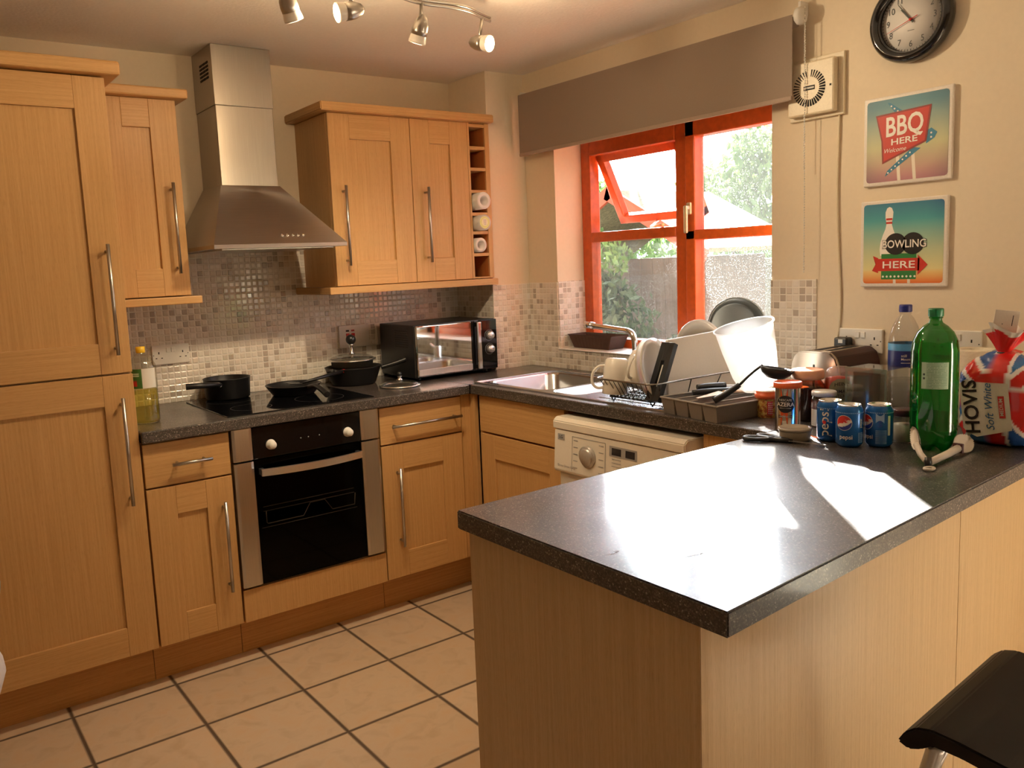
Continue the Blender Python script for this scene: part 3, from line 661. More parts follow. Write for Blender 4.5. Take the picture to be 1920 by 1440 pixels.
# raised outer rim
for a in ((-.555, -.545, -1.64, -.575), (-.105, -.095, -1.64, -.575), (-.545, -.105, -.585, -.575), (-.545, -.105, -1.64, -1.63)): b.box(a[0], a[1], a[2], a[3], .9085, .9165, .002, smooth=False)
for a in ((-.545, SX0, -1.63, -.585), (SX1, -.105, -1.63, -.585), (SX0, SX1, SY1, -.585), (SX0, SX1, -1.63, SY0)): b.box(a[0], a[1], a[2], a[3], .9095, .9125)
def bowl(x0, x1, y0, y1, zb, r=.05, top=.9125):
    def ring(x0, x1, y0, y1, r, z):
        out = []
        for cx, cy, a0 in ((x1 - r, y1 - r, 0), (x0 + r, y1 - r, 90), (x0 + r, y0 + r, 180), (x1 - r, y0 + r, 270)):
            for k in range(5): a = radians(a0 + k * 22.5); out.append((cx + r * cos(a), cy + r * sin(a), z))
        return out
    rs = [ring(x0, x1, y0, y1, r, top), ring(x0 + .006, x1 - .006, y0 + .006, y1 - .006, r, top - .01), ring(x0 + .014, x1 - .014, y0 + .014, y1 - .014, r, zb + .03), ring(x0 + .035, x1 - .035, y0 + .035, y1 - .035, r * .7, zb)]
    vs = [[b.bm.verts.new(p) for p in q] for q in rs]
    for i in range(3):
        for k in range(20): f = b.bm.faces.new((vs[i][k], vs[i][(k + 1) % 20], vs[i + 1][(k + 1) % 20], vs[i + 1][k])); f.smooth = True
    b.bm.faces.new(vs[3])
    # flat corner webs between the square cut-out and the rounded bowl
    for (cx, cy), i in (((x1, y1), 0), ((x0, y1), 5), ((x0, y0), 10), ((x1, y0), 15)):
        c = b.bm.verts.new((cx, cy, top))
        for k in range(4): b.bm.faces.new((c, vs[0][i + k], vs[0][i + k + 1]))
bowl(SX0, SX1, -.99, SY1, .75); bowl(SX0, SX1, SY0, -1.01, .80, .045); b.box(SX0, SX1, -1.01, -.99, .905, .9125)
obj('basin', b, SINKM, t)
b = B()
for k in range(7): b.box(-.49 + k * .055, -.478 + k * .055, -1.6, -1.27, .9122, .915, .001)
obj('drainer_ridges', b, SINKM, t)
b = B(); b.lathe([(0, .002), (.03, .002), (.04, 0)], (-.32, -.81, .7505), 24); obj('plughole', b, CHROME, t)
t = thing('tap', 'chrome swan-neck mixer tap behind the sink', 'tap', (-.118, -1.10, .912))
b = B(); b.lathe([(0, 0), (.026, 0), (.026, 0), (.024, .008), (.02, .012), (.02, .06), (.014, .066)], (-.118, -1.10, .9125), 24); obj('base', b, CHROME, t)
b = B(); b.tube([(-.118, -1.10, .95), (-.118, -1.10, 1.05), (-.118, -1.095, 1.095), (-.118, -1.07, 1.115), (-.118, -1.03, 1.118), (-.118, -.83, 1.132), (-.118, -.815, 1.133)], .0125, 16, smooth_n=2); obj('spout', b, CHROME, t)
b = B(); b.cyl((-.118, -.862, 1.1305), (-.118, -.81, 1.1335), .015, 18); obj('nozzle', b, CHROME, t)
b = B(); b.tube([(-.118, -1.10, .965), (-.118, -1.145, .972), (-.118, -1.17, .985)], .006, 10); obj('lever', b, CHROME, t)
# planter tray on the sill
b = B()
def pl(u, v):
    a = u * 4; k = int(a) % 4; f = a - int(a); cs = [(-1, -1), (1, -1), (1, 1), (-1, 1)]; p, q = cs[k], cs[(k + 1) % 4]; px, py = p[0] + (q[0] - p[0]) * f, p[1] + (q[1] - p[1]) * f
    s_ = .82 + .18 * v + .012 * (1 if int(u * 96) % 2 else 0) * (v < .9)
    if v > .99: s_ = 1.04
    return Vector((.095 + px * .055 * s_, -.665 + py * .14 * s_, 1.0055 + .062 * v))
b.grid(pl, 96, 6, cu=True, smooth=False); b.box(.052, .138, -.775, -.555, 1.0045, 1.012)
tag(obj('planter_tray', b, plain('brown_plastic', (.06, .028, .018), .5)), 'empty brown ribbed planter tray on the window sill', 'planter')

# ================================================================ WALL ITEMS
# roller blind
t = thing('roller_blind', 'taupe roller blind pulled half down over the window', 'blind', (-.05, -1.06, 2.2))
b = B(); b.cyl((-.0435, -.335, 2.162), (-.0435, -1.775, 2.154), .0185, 24); obj('roller', b, BLIND, t)
b = B()
def bl(u, v): return Vector((-.064 + .003 * sin(u * 9) * v, -.338 - 1.434 * u, 2.182 - .008 * u - (.271 - .005 * u) * v))
b.grid(bl, 40, 10); b.grid(lambda u, v: bl(u, v) + Vector((.0012, 0, 0)), 40, 10); obj('fabric', b, BLIND, t)
b = B(); b.box(-.0675, -.0585, -1.772, -.338, 1.903, 1.918, .003); obj('bottom_bar', b, plain('bar_fabric', (.36, .27, .21), .7), t)
b = B(); b.lathe([(0, 0), (.024, .0), (.028, .004), (.028, .018), (.022, .024), (0, .024)], (-.045, -1.778, 2.168), 10, Matrix.Rotation(radians(90), 4, 'X')); b.box(-.045, -.001, -1.79, -1.78, 2.175, 2.215, .002); obj('bracket', b, WHITEP, t); b = B(); b.box(-.045, -.001, -.332, -.328, 2.16, 2.20, .002); obj('bracket', b, WHITEP, t)
b = B()
b.nodbl = True
for s_ in (-.012, .012):
    z = 2.19
    while z > 1.335 + (0 if s_ < 0 else .34):
        b.lathe([(0, -.0026), (.0023, -.0013), (.0023, .0013), (0, .0026)], (-.045 + (.0 if s_ < 0 else .012), -1.802 + (s_ * .4), z), 6); z -= .0085
b.tube([(-.045, -1.807, 2.19), (-.045, -1.807, 1.335)], .0006, 4); b.tube([(-.033, -1.797, 2.19), (-.033, -1.797, 1.675)], .0006, 4)
obj('bead_chain', b, WHITEP, t)
# extractor fan
t = thing('extractor_fan', 'square cream extractor fan with round slotted grille beside the blind', 'extractor fan', (-.01, -1.82, 1.935))
FANP = plain('cream_plastic', (.74, .64, .46), .4)
b = B(); b.box(-.012, -.0005, -1.925, -1.73, 1.838, 2.035, .003); obj('back_plate', b, FANP, t)
b = B(); b.box(-.038, -.012, -1.905, -1.738, 1.85, 2.02, .006); cv = obj('cover', b, FANP, t)
b = B(); cfy, cfz = -1.818, 1.935
for k in range(34):
    a = radians(100 + k * 10.2)
    if 86 < (100 + k * 10.2) % 360 < 98: continue
    p = Vector((0, cos(a), sin(a))); q = Vector((0, -sin(a), cos(a)))
    r0, r1 = .036, .058; w0 = .0016 + .0012 * (cos(a + 2.4) * .5 + .5) * 1.4; c = Vector((-.0385, cfy, cfz))
    b.face([c + p * r0 - q * w0 * .7, c + p * r1 - q * w0 * 1.25, c + p * r1 + q * w0 * 1.25, c + p * r0 + q * w0 * .7])
b.box(-.0388, -.0382, cfy - .02, cfy + .02, cfz - .006, cfz + .008)
for y in (cfy - .075, cfy + .072): b.box(-.0388, -.0382, y - .003, y + .003, cfz - .005, cfz + .001)
obj('grille_slots', b, DARK, cv)
b = B(); b.box(-.0396, -.0388, cfy - .018, cfy + .018, cfz - .002, cfz + .004); obj('badge', b, plain('grey_badge', (.4, .36, .3), .4), cv)
b = B(); b.tube([(-.006, -1.906, 1.838), (-.006, -1.9, 1.6), (-.006, -1.908, 1.4), (-.006, -1.918, 1.25), (-.006, -1.914, 1.15), (-.006, -1.90, 1.09), (-.006, -1.9, .92)], .0035, 8, smooth_n=2)
tag(obj('power_cable', b, FANP), 'thin cream cable running down the wall from the extractor fan', 'cable')
# clock
t = thing('clock', 'round black-rimmed wall clock with white face and red hand', 'clock', (0, -2.135, 2.073))
MX = Matrix.Rotation(radians(-90), 4, 'Y')
R = .122
b = B(); b.lathe([(R - .004, 0), (R, .006), (R, .022), (R - .006, .034), (R - .016, .040), (R - .026, .036), (R - .032, .024), (R - .032, .012)], (-.001, -2.135, 2.073), 64, MX); obj('rim', b, plain('gloss_black', (.006, .006, .007), .12, coat=.5), t)
b = B(); b.lathe([(0, .014), (R - .031, .014), (R - .031, .010)], (-.001, -2.135, 2.073), 64, MX); fc = obj('face', b, plain('clock_white', (.72, .69, .66), .5, var=0), t)
b = B(); b.nodbl = True
cf = lambda a, c, e=0: Vector((-.0158 - e, -2.135 - a, 2.073 + c))
for k in range(1, 13):
    a = radians(90 - 30 * k); rr = .069
    put_text(b, str(k), .026, lambda x, y, a=a: cf(rr * cos(a) + x, rr * sin(a) + y), 0, sx=.85)
for k in range(60):
    a = radians(6 * k); p = Vector((cos(a), sin(a))); q = Vector((-sin(a), cos(a))); w_ = .0007 if k % 5 else .0012
    b.face([cf(*(p * .083 - q * w_)), cf(*(p * .088 - q * w_)), cf(*(p * .088 + q * w_)), cf(*(p * .083 + q * w_))])
b.face([cf(-.01, -.031), cf(.01, -.031), cf(.01, -.0295), cf(-.01, -.0295)])
obj('numerals', b, plain('dark_print', (.05, .05, .05), .5), fc)
def hand(deg, l0, l1, w0, e, m, nme):
    b = B(); a = radians(deg); p = Vector((cos(a), sin(a))); q = Vector((-sin(a), cos(a)))
    pts = [p * -l0 - q * w0, p * l1 - q * w0 * .4, p * l1 + q * w0 * .4, p * -l0 + q * w0]
    b.face([cf(*x, e) for x in pts]); b.face([cf(*x, e + .0008) for x in pts][::-1]); 
    for i in range(4): b.face([cf(*pts[i], e), cf(*pts[(i + 1) % 4], e), cf(*pts[(i + 1) % 4], e + .0008), cf(*pts[i], e + .0008)])
    return obj(nme, b, m, t)
hand(131, .01, .045, .003, .002, plain('hand_black', (.02, .03, .02), .4), 'hour_hand'); hand(127, .012, .062, .0022, .0032, plain('hand_black', (.02, .03, .02), .4), 'minute_hand')
hand(200, .022, .076, .0012, .0045, plain('hand_red', (.5, .03, .02), .4), 'second_hand')
b = B(); b.lathe([(0, .016 + .007), (.004, .022), (.004, .014)], (-.001, -2.135, 2.073), 16, MX); obj('pin', b, REDM, t)

# two retro signs
def hexc(h): 
    f = lambda v: (v / 255 / 12.92) if v / 255 <= .04045 else ((v / 255 + .055) / 1.055) ** 2.4
    return tuple(f(int(h[i:i + 2], 16)) for i in (0, 2, 4))
def lerp(a, b, t): t = max(0, min(1, t)); return tuple(x + (y - x) * t for x, y in zip(a, b))
def sign(label, yc, zc, W, bgfn, draw):
    t = thing('retro_sign', label, 'sign', (0, yc, zc))
    b = B(); b.box(-.014, -.001, yc - W / 2 - .011, yc + W / 2 + .011, zc - W / 2 - .011, zc + W / 2 + .011, .004); obj('plate', b, plain('sign_white', (.80, .74, .66), .35), t)
    b = B(True); b.nodbl = True
    fn = lambda u, v, e=0: Vector((-.0146 - e, yc + W / 2 - u * W, zc - W / 2 + v * W))
    n = 28; rc = .035
    for i in range(n):
        for j in range(n):
            pts = [(i / n, j / n), ((i + 1) / n, j / n), ((i + 1) / n, (j + 1) / n), (i / n, (j + 1) / n)]
            def cl(p):
                x, y = p; cx = min(max(x, rc), 1 - rc); cy = min(max(y, rc), 1 - rc); d = sqrt((x - cx) ** 2 + (y - cy) ** 2)
                return p if d <= rc or d == 0 else (cx + (x - cx) * rc / d, cy + (y - cy) * rc / d)
            f = b.face([fn(*cl(p)) for p in pts], 0)
            for l, p in zip(f.loops, pts): l[b.col] = c4(bgfn(*p))
    draw(b, fn)
    P = lambda nme, h, r=.45: plain(nme, hexc(h), r, var=.02)
    obj('printed_face', b, [attr_mat('sign_print', .45)] + [P('sign_' + n_, h_) for n_, h_ in (('red', 'C6301E'), ('darkred', '8C1F12'), ('cream', 'EFE6D6'), ('blue', '2E7C9C'), ('black', '17110F'), ('green', '2C7A38'), ('white', 'F4EEE4'), ('grey', 'B9AFA4'))], t)
def star_bg(u, v):
    d = sqrt((u - .5) ** 2 + (v - .5) ** 2)
    c = lerp(hexc('C0808A'), hexc('C9C99A'), v * 2.4) if v < .42 else lerp(hexc('C9C99A'), hexc('5E93A0'), (v - .42) / .5)
    return lerp(c, hexc('2E4A5E'), max(0, d - .42) * 1.6)
def bow_bg(u, v):
    c = lerp(hexc('E06A1C'), hexc('EAD48A'), v * 6) if v < .17 else lerp(hexc('E2D79A'), hexc('4FA8A8'), (v - .17) / .62)
    return lerp(c, hexc('1E4F8C'), max(0, v - .72) * 2.2 + max(0, u - .8) * max(0, v - .4) * 2)
def dq(b, poly, fn, mi, e): put_poly(b, poly, lambda a, c: fn(a, c, e), mi)
def bbq(b, fn):
    for x0, x1 in ((.37, .41), (.56, .60)): dq(b, [(x0 + .03, .0), (x1 + .03, .0), (x1, .36), (x0, .36)], fn, 3, .0003)
    dq(b, [(.24, .06), (.27, .13), (.58, .38), (.68, .36)], fn, 4, .0004); dq(b, [(.76, .56), (.80, .58), (.87, .52), (.84, .46), (.74, .40)], fn, 4, .0004)
    dq(b, [(.26, .96), (.30, .95), (.47, .82), (.36, .82)], fn, 4, .0004)
    for k in range(7): dq(b, circ(.28 + .045 * k, .105 + .036 * k, .011, 8), fn, 7, .0006)
    for k in range(3): dq(b, circ(.31 + .04 * k, .91 - .035 * k, .011, 8), fn, 7, .0006)
    for k in range(2): dq(b, circ(.80, .52 - .05 * k, .012, 8), fn, 7, .0006)
    dq(b, [(.115, .82), (.80, .855), (.745, .43), (.205, .22), (.19, .5)], fn, 2, .0008)
    dq(b, [(.135, .80), (.775, .835), (.725, .445), (.225, .25), (.21, .5)], fn, 1, .0010)
    T = lambda s, z, x, y, sx=1, **k: put_text(b, s, z, lambda a, c: fn(x + a, y + c + a * .04, .0014), 7, sx=sx, **k)
    T('BBQ', .33, .475, .655, .74, bold=.02); T('HERE', .105, .475, .475, 1.35, bold=.02); T('Welcome', .075, .36, .375, .95, shear=.3)
sign('retro BBQ HERE sign, red board on teal, upper of two', -2.127, 1.733, .246, star_bg, bbq)
def bow(b, fn):
    for x0, x1 in ((.385, .42), (.565, .60)): dq(b, [(x0 + .01, 0), (x1 + .01, 0), (x1, .4), (x0, .4)], fn, 3, .0006)
    pin = [(.225, .35), (.215, .43), (.225, .52), (.255, .61), (.285, .68), (.30, .75), (.285, .82), (.285, .89), (.305, .94), (.335, .955), (.365, .94), (.385, .89), (.38, .82), (.365, .75), (.385, .68), (.41, .61), (.435, .52), (.44, .43), (.43, .35)]
    dq(b, pin, fn, 7, .0004)
    for y in (.745, .79): dq(b, rect(.294, .373, y, y + .025), fn, 1, .0006)
    for x in (.42, .635): dq(b, circ(x, .49, .135, 32), fn, 5, .0009)
    dq(b, rect(.24, .68, .27, .37), fn, 6, .0007); dq(b, rect(.24, .68, .05, .16), fn, 6, .0007)
    for k in range(9): dq(b, circ(.265 + .05 * k, .085, .014, 8), fn, 7, .001)
    dq(b, [(.13, .35), (.20, .32), (.20, .13), (.12, .16), (.17, .25)], fn, 1, .0008); dq(b, rect(.18, .72, .155, .31), fn, 1, .001); dq(b, [(.70, .35), (.82, .225), (.70, .10)], fn, 1, .001)
    T = lambda s, z, x, y, m, sx=1, **k: put_text(b, s, z, lambda a, c: fn(x + a, y + c, .0016), m, sx=sx, **k)
    put_text(b, 'BOWLING', .135, lambda a, c: fn(.525 + a, .485 + c, .0013), 5, sx=.88, bold=.05); T('BOWLING', .135, .525, .485, 7, .88, bold=.012); T('HERE', .125, .46, .228, 7, 1.45, bold=.01)
sign('retro BOWLING HERE sign with a white pin, lower of two', -2.121, 1.42, .246, bow_bg, bow)

# sockets and switches
def plate(name, label, cat, c, u, w, h, out, detail, col=WHITEP):
    """c centre on the wall, u = horizontal unit, out = away from the wall"""
    t = thing(name, label, cat, c); u, o, c = Vector(u), Vector(out), Vector(c); z = Vector((0, 0, 1))
    M = Matrix((u.to_4d(), o.to_4d(), z.to_4d(), (0, 0, 0, 1))).transposed(); M.translation = c
    for i in range(3): M[3][i] = 0
    b = B(); b.box(-w / 2, w / 2, .0005, .010, -h / 2, h / 2, .003, M=M); obj('face_plate', b, col, t)
    detail(t, M, w, h); return t
def sockets(sw_on=True):
    def d(t, M, w, h):
        for s_ in (-1, 1):
            b = B(); x = s_ * .0095 if True else 0
            b.box(x - .0075, x + .0075, .009, .0135, h * .12, h * .36, .001, M=M); obj('rocker_switch', b, WHITEP, t)
            b = B(); cx = s_ * w * .32
            b.box(cx - .002, cx + .002, .0095, .0105, .004, .013, M=M); 
            for q in (-1, 1): b.box(cx + q * .011 - .0032, cx + q * .011 + .0032, .0095, .0105, -.014, -.0105, M=M)
            b.box(s_ * w * .46 - .0016, s_ * w * .46 + .0016, .0095, .0105, -.0016, .0016, M=M)
            obj('pin_holes', b, DARK, t)
    return d
plate('double_socket', 'white double socket on the mosaic tiles behind the oil bottle', 'socket', (-1.647, -.0065, 1.107), (1, 0, 0), .147, .078, (0, -1, 0), sockets())
def cook(t, M, w, h):
    for x in (-.035, -.008):
        b = B(); b.box(x - .008, x + .008, .0095, .0145, -.006, .014, .001, M=M); obj('rocker_switch', b, REDM, t)
        b = B(); b.box(x - .008, x + .008, .0095, .0105, .022, .03, M=M); obj('indicator', b, DARK if x < -.02 else plain('neon_red', (.4, .03, .02), .3), t)
plate('cooker_switch', 'white cooker control plate with two red switches behind the lidded pan', 'switch', (-.82, -.0065, 1.11), (1, 0, 0), .155, .103, (0, -1, 0), cook)
def sgl(t, M, w, h):
    b = B(); b.box(-.008, .008, .0095, .0145, -.01, .012, .001, M=M); obj('rocker_switch', b, REDM, t)
plate('fused_switch', 'small white fused switch with red rocker partly hidden by the microwave', 'switch', (-.663, -.0065, 1.105), (1, 0, 0), .085, .09, (0, -1, 0), sgl)
plate('double_socket', 'white double socket with a black plug above the toaster', 'socket', (-.0005, -1.989, 1.112), (0, -1, 0), .147, .078, (-1, 0, 0), sockets())
plate('double_socket', 'white double socket half hidden behind the green bottle', 'socket', (-.0005, -2.281, 1.118), (0, -1, 0), .147, .078, (-1, 0, 0), sockets())
b = B(); b.box(-.048, -.0115, -1.965, -1.918, 1.083, 1.123, .006); t = thing('mains_plug', 'black mains plug in the socket above the toaster', 'plug', (-.0115, -1.94, 1.10)); obj('body', b, BLACKP, t)
b = B(); b.box(-.0486, -.0475, -1.95, -1.935, 1.105, 1.117); obj('sticker', b, WHITEP, t)
b = B(); b.tube([(-.04, -1.94, 1.085), (-.045, -1.93, 1.03), (-.03, -1.90, .95), (-.03, -1.88, .916)], .003, 8, smooth_n=2); obj('flex', b, BLACKP, t)

# ================================================================ CEILING SPOTLIGHT BAR
t = thing('spotlight_bar', 'wavy brushed steel ceiling light bar with four small spotlights', 'ceiling light', (-1.25, -1.25, ZC))
for dz in (0, .011):
    b = B()
    pts = [(-1.68, -1.27, 2.205 + dz), (-1.56, -1.275, 2.205 + dz), (-1.42, -1.30, 2.205 + dz), (-1.30, -1.275, 2.205 + dz), (-1.22, -1.24, 2.205 + dz), (-1.137, -1.222, 2.205 + dz), (-1.06, -1.235, 2.205 + dz), (-.975, -1.232, 2.205 + dz), (-.90, -1.195, 2.205 + dz), (-.845, -1.172, 2.205 + dz)]
    b.tube(pts, .0048, 10, smooth_n=2); obj('rail', b, HANDLE, t)
b = B(); b.lathe([(0, 0), (.055, 0), (.055, 0), (.05, .02), (0, .02)], (-1.27, -1.262, ZC - .021), 32); b.cyl((-1.27, -1.262, 2.205), (-1.27, -1.262, ZC - .02), .008); obj('ceiling_rose', b, HANDLE, t)
BULB = emit('lit_bulb', (1, .80, .52), 28)
FROST = plain('frosted_glass', (.8, .74, .66), .3, var=.01)
cr, cfw = Vector(R_), Vector(F_)
heads = [((-1.60, -1.275), (-1.602, -1.278, 2.125), (cr * .25 + cfw * .5 + Vector((0, 0, -1)))),
         ((-1.415, -1.298), (-1.43, -1.305, 2.125), (cr * -1 + cfw * -.5 + Vector((0, 0, -.35)))),
         ((-1.145, -1.226), (-1.165, -1.243, 2.125), (cr * -.35 + cfw * .35 + Vector((0, 0, -1)))),
         ((-.89, -1.19), (-.905, -1.19, 2.125), (cr * .95 + cfw * -.75 + Vector((0, 0, -.35))))]
for ((sx, sy), p, d), watt in zip(heads, (20, 15, 38, 38)):
    d = d.normalized(); p = Vector(p); q = d.to_track_quat('Z', 'Y').to_matrix().to_4x4()
    b = B(); b.cyl((sx, sy, 2.205), (p.x, p.y, p.z + .012), .0055, 10); b.lathe([(0, -.042), (.006, -.041), (.016, -.03), (.023, -.012), (.025, .004), (.0245, .018), (.0245, .018), (0, .018)], p, 24, q)
    h = obj('lamp_head', b, HANDLE, t)
    b = B(); b.lathe([(.0235, .018), (.0265, .036), (.0265, .042), (.024, .0425)], p, 24, q); obj('glass_cup', b, FROST, h)
    b = B(); b.lathe([(0, .0395), (.024, .0395)], p, 24, q); obj('bulb', b, BULB, h)
    sp = bpy.data.lights.new('spotlight', 'SPOT'); sp.energy = watt; sp.color = (1, .80, .53); sp.spot_size = radians(110); sp.spot_blend = .9; sp.shadow_soft_size = .03
    so = bpy.data.objects.new('spotlight', sp); COL.objects.link(so); so.location = p + d * .06; so.rotation_euler = (-d).to_track_quat('Z', 'Y').to_euler(); so.parent = None
    pt = bpy.data.lights.new('cup_glow', 'POINT'); pt.energy = 4.5; pt.color = (1, .72, .42); pt.shadow_soft_size = .02; pto = bpy.data.objects.new('cup_glow', pt); COL.objects.link(pto); pto.location = p + d * .055

# ================================================================ ON THE HOB AND BACK WORKTOP
W = .9103
# oil bottle
c = (-1.856, -.405); t = thing('oil_bottle', 'clear plastic bottle of yellow cooking oil with green label beside the tall cabinet', 'bottle', (c[0], c[1], W))
prof = [(0, 0), (.040, 0), (.046, .006)]
for k in range(26): prof.append((.0465 - .0018 * (k % 2), .012 + k * .0042))
prof += [(.047, .125), (.047, .195), (.045, .205), (.036, .222), (.020, .240), (.0135, .246), (.0135, .255)]
b = B(); b.lathe([(r, z + W) for r, z in prof], (c[0], c[1], 0), 32); obj('bottle_body', b, clear_mat('oil_bottle_plastic', (.9, .92, .88), .05, .05), t)
b = B(); b.lathe([(0, W + .003), (.042, W + .003), (.0435, W + .01), (.0435, W + .118), (0, W + .118)], (c[0], c[1], 0), 32); obj('oil', b, clear_mat('sunflower_oil', (.96, .88, .42), .0, .1, .10, (.75, .6, .08)), t)
b = B(); b.lathe([(.0142, W + .247), (.0155, W + .25), (.0155, W + .268), (0, W + .269)], (c[0], c[1], 0), 24); obj('cap', b, plain('yellow_cap', (.8, .5, .02), .4), t)
b = B(True); b.mi = 0; a0 = facing(c)
f_ = on_cyl(c, .0474, a0, W, .0003)
def oil_col(u, v):
    s_ = u
    if s_ < .5:
        if .1 < v < .42 and .08 < s_ < .30: return (.55, .03, .02) if v < .34 else (.3, .05, .02)
        if .62 < v < .68 or .72 < v < .77: return (.5, .6, .4) if .1 < s_ < .4 else (.05, .16, .03)
        return (.045, .15, .028)
    if .3 < v < .62 and .78 < s_ < .93 and int(v * 60) % 2: return (.35, .33, .3)
    return (.72, .70, .64)
b.nodbl = True
b.grid(lambda u, v: f_(-.052 + .1 * u, .126 + .068 * v), 44, 30, colfn=oil_col); obj('label', b, attr_mat('oil_label', .5), t)

HW = .9152
# saucepan
def pot(name, label, c, R, Rb, h, z, handles, lid=None, hloc=None):
    t = thing(name, label, 'pan', (c[0], c[1], z))
    b = B(); th = .003
    b.lathe([(0, z), (Rb - .006, z), (Rb, z + .006), (R, z + h - .002), (R + .002, z + h), (R - .001, z + h + .001), (R - th, z + h - .003), (Rb - th, z + .009), (Rb - .012, z + .005), (0, z + .005)], (c[0], c[1], 0), 48)
    obj('pan_body', b, BLACKM, t)
    for hp in handles:
        b = B(); b.tube([Vector(p) for p in hp[0]], hp[1], 12, smooth_n=2); hd = obj('handle', b, BLACKP, t)
        if len(hp) > 2:
            b = B(); b.lathe([(0, .004), (.005, .003), (.006, 0)], hp[2], 12, Matrix.Rotation(radians(70), 4, 'X')); obj('rivet', b, CHROME, hd)
    return t
cA = (-1.462, -.113)
pot('saucepan', 'black saucepan without a lid at the left back of the hob', cA, .093, .088, .084, HW, [([(cA[0] - .055, cA[1] - .085, HW + .068), (cA[0] - .085, cA[1] - .13, HW + .078), (cA[0] - .15, cA[1] - .16, HW + .083), (cA[0] - .205, cA[1] - .14, HW + .083)], (.008, .0125), (cA[0] - .06, cA[1] - .098, HW + .066))])
cB = (-1.232, -.245)
pot('frying_pan', 'shallow black frying pan in the middle of the hob with its handle towards the room', cB, .112, .088, .042, HW, [([(cB[0] + .02, cB[1] - .10, HW + .034), (cB[0] + .03, cB[1] - .15, HW + .046), (cB[0] + .025, cB[1] - .22, HW + .036), (cB[0] + .022, cB[1] - .27, HW + .022)], (.009, .0125))])
t = thing('spatula', 'black spatula with a red tip resting across the frying pan', 'spatula', (cB[0] + .1, cB[1], HW + .05))
b = B(); b.tube([(cB[0] + .02, cB[1] - .03, HW + .045), (cB[0] + .11, cB[1] - .01, HW + .054), (cB[0] + .235, cB[1] + .02, HW + .066)], (.005, .009), 10); obj('handle', b, BLACKP, t)
b = B(); b.box(-.055, .0, -.022, .022, -.0015, .0015, .001, M=Matrix.Translation((cB[0] + .02, cB[1] - .03, HW + .045)) @ Matrix.Rotation(radians(5), 4, 'Y')); obj('blade', b, BLACKP, t)
b = B(); b.lathe([(0, -.008), (.008, -.006), (.0095, 0), (.007, .007), (0, .009)], (cB[0] + .242, cB[1] + .0215, HW + .0665), 12); obj('tip', b, REDM, t)
cC = (-.905, -.148); 
pot('casserole_pan', 'deep black pan under a glass lid right of the hob', cC, .124, .098, .078, W, [([(cC[0] + .10, cC[1] - .075, W + .068), (cC[0] + .16, cC[1] - .10, W + .082), (cC[0] + .235, cC[1] - .135, W + .108)], (.009, .012)), ([(cC[0] - .1, cC[1] - .07, W + .068), (cC[0] - .13, cC[1] - .085, W + .075), (cC[0] - .12, cC[1] - .04, W + .075), (cC[0] - .123, cC[1] - .0, W + .068)], .007)])
def lid(name, label, c, z, R, rim_h, knob):
    t = thing(name, label, 'lid', (c[0], c[1], z))
    b = B(); b.lathe([(R * (1 - (k / 10) ** 2) ** .5 if k < 10 else 0, z + rim_h + R * .24 * (k / 10)) for k in range(11)], (c[0], c[1], 0), 40); obj('glass_dome', b, CLEARG, t)
    b = B(); b.lathe([(R - .012, z), (R - .008, z), (R - .004, z + rim_h - .004), (R + .007, z + rim_h - .003), (R + .007, z + rim_h + .001), (R - .006, z + rim_h + .002)], (c[0], c[1], 0), 48); obj('steel_rim', b, plain('lid_steel', (.85, .82, .78), .22, .9, var=0), t)
    zt = z + rim_h + R * .24; b = B(); b.lathe([(0, zt), (.014, zt), (.014, zt + .003), (.008, zt + .008), (.0075, zt + knob * .5), (.012, zt + knob * .6), (0, zt + knob * .6)], (c[0], c[1], 0), 20); kb = obj('knob_stem', b, CHROME, t)
    zk = zt + knob * .58; b = B(); r_ = knob * .32; b.lathe([(r_ * sin(pi * k / 12), zk + r_ - r_ * cos(pi * k / 12)) for k in range(13)], (c[0], c[1], 0), 20); obj('knob_ball', b, BLACKP, t)
lid('pan_lid', 'large glass lid with steel rim and black ball knob, on the deep pan', (cC[0] - .005, cC[1] - .005), W + .081, .098, .030, .070)
lid('pan_lid', 'small flat glass lid lying on the worktop in front of the microwave', (-.808, -.385), W + .001, .082, .004, .03)

# microwave
t = thing('microwave', 'black microwave with mirrored door and two silver knobs in the corner', 'microwave', (-.484, -.21, W))
x0, x1, y0, y1, z0, z1 = -.708, -.262, -.352, -.052, .925, 1.16
b = B(); b.box(x0, x1, y0, y1, z0, z1, .006); bd = obj('body', b, BLACKP, t)
for px_, py_ in ((x0 + .04, y0 + .04), (x1 - .04, y0 + .04), (x0 + .04, y1 - .04), (x1 - .04, y1 - .04)):
    b = B(); b.cyl((px_, py_, W), (px_, py_, z0 + .002), .012); obj('foot', b, BLACKP, t)
MIR = plain('mirror_door', (.62, .60, .55), .045, 1, var=.0)
b = B(); b.box(x0 + .006, -.405, y0 - .012, y0, z0 + .006, z1 - .004, .005, seg=3); dr = obj('door', b, MIR, t)
b = B(); b.box(x0 + .014, -.407, y0 - .0135, y0 - .0118, z0 + .012, z0 + .038, .0006); obj('door_strip', b, STEEL, dr)
b = B(); b.box(-.405, -.385, y0 - .010, y0, z0 + .004, z1 - .004, .001); obj('door_edge', b, BLACKG, dr)
b = B(); b.box(-.386, -.362, y0 - .032, y0 - .018, z0 + .01, z1 - .008, .005, seg=3); b.box(-.384, -.364, y0 - .02, y0, z1 - .03, z1 - .01); b.box(-.384, -.364, y0 - .02, y0, z0 + .012, z0 + .03); obj('door_handle', b, plain('chrome_bar', (.75, .75, .75), .12, 1, var=0), dr)
b = B(); b.box(-.36, x1, y0 - .012, y0, z0 + .004, z1 - .002, .004, seg=3); cp = obj('control_panel', b, BLACKG, t)
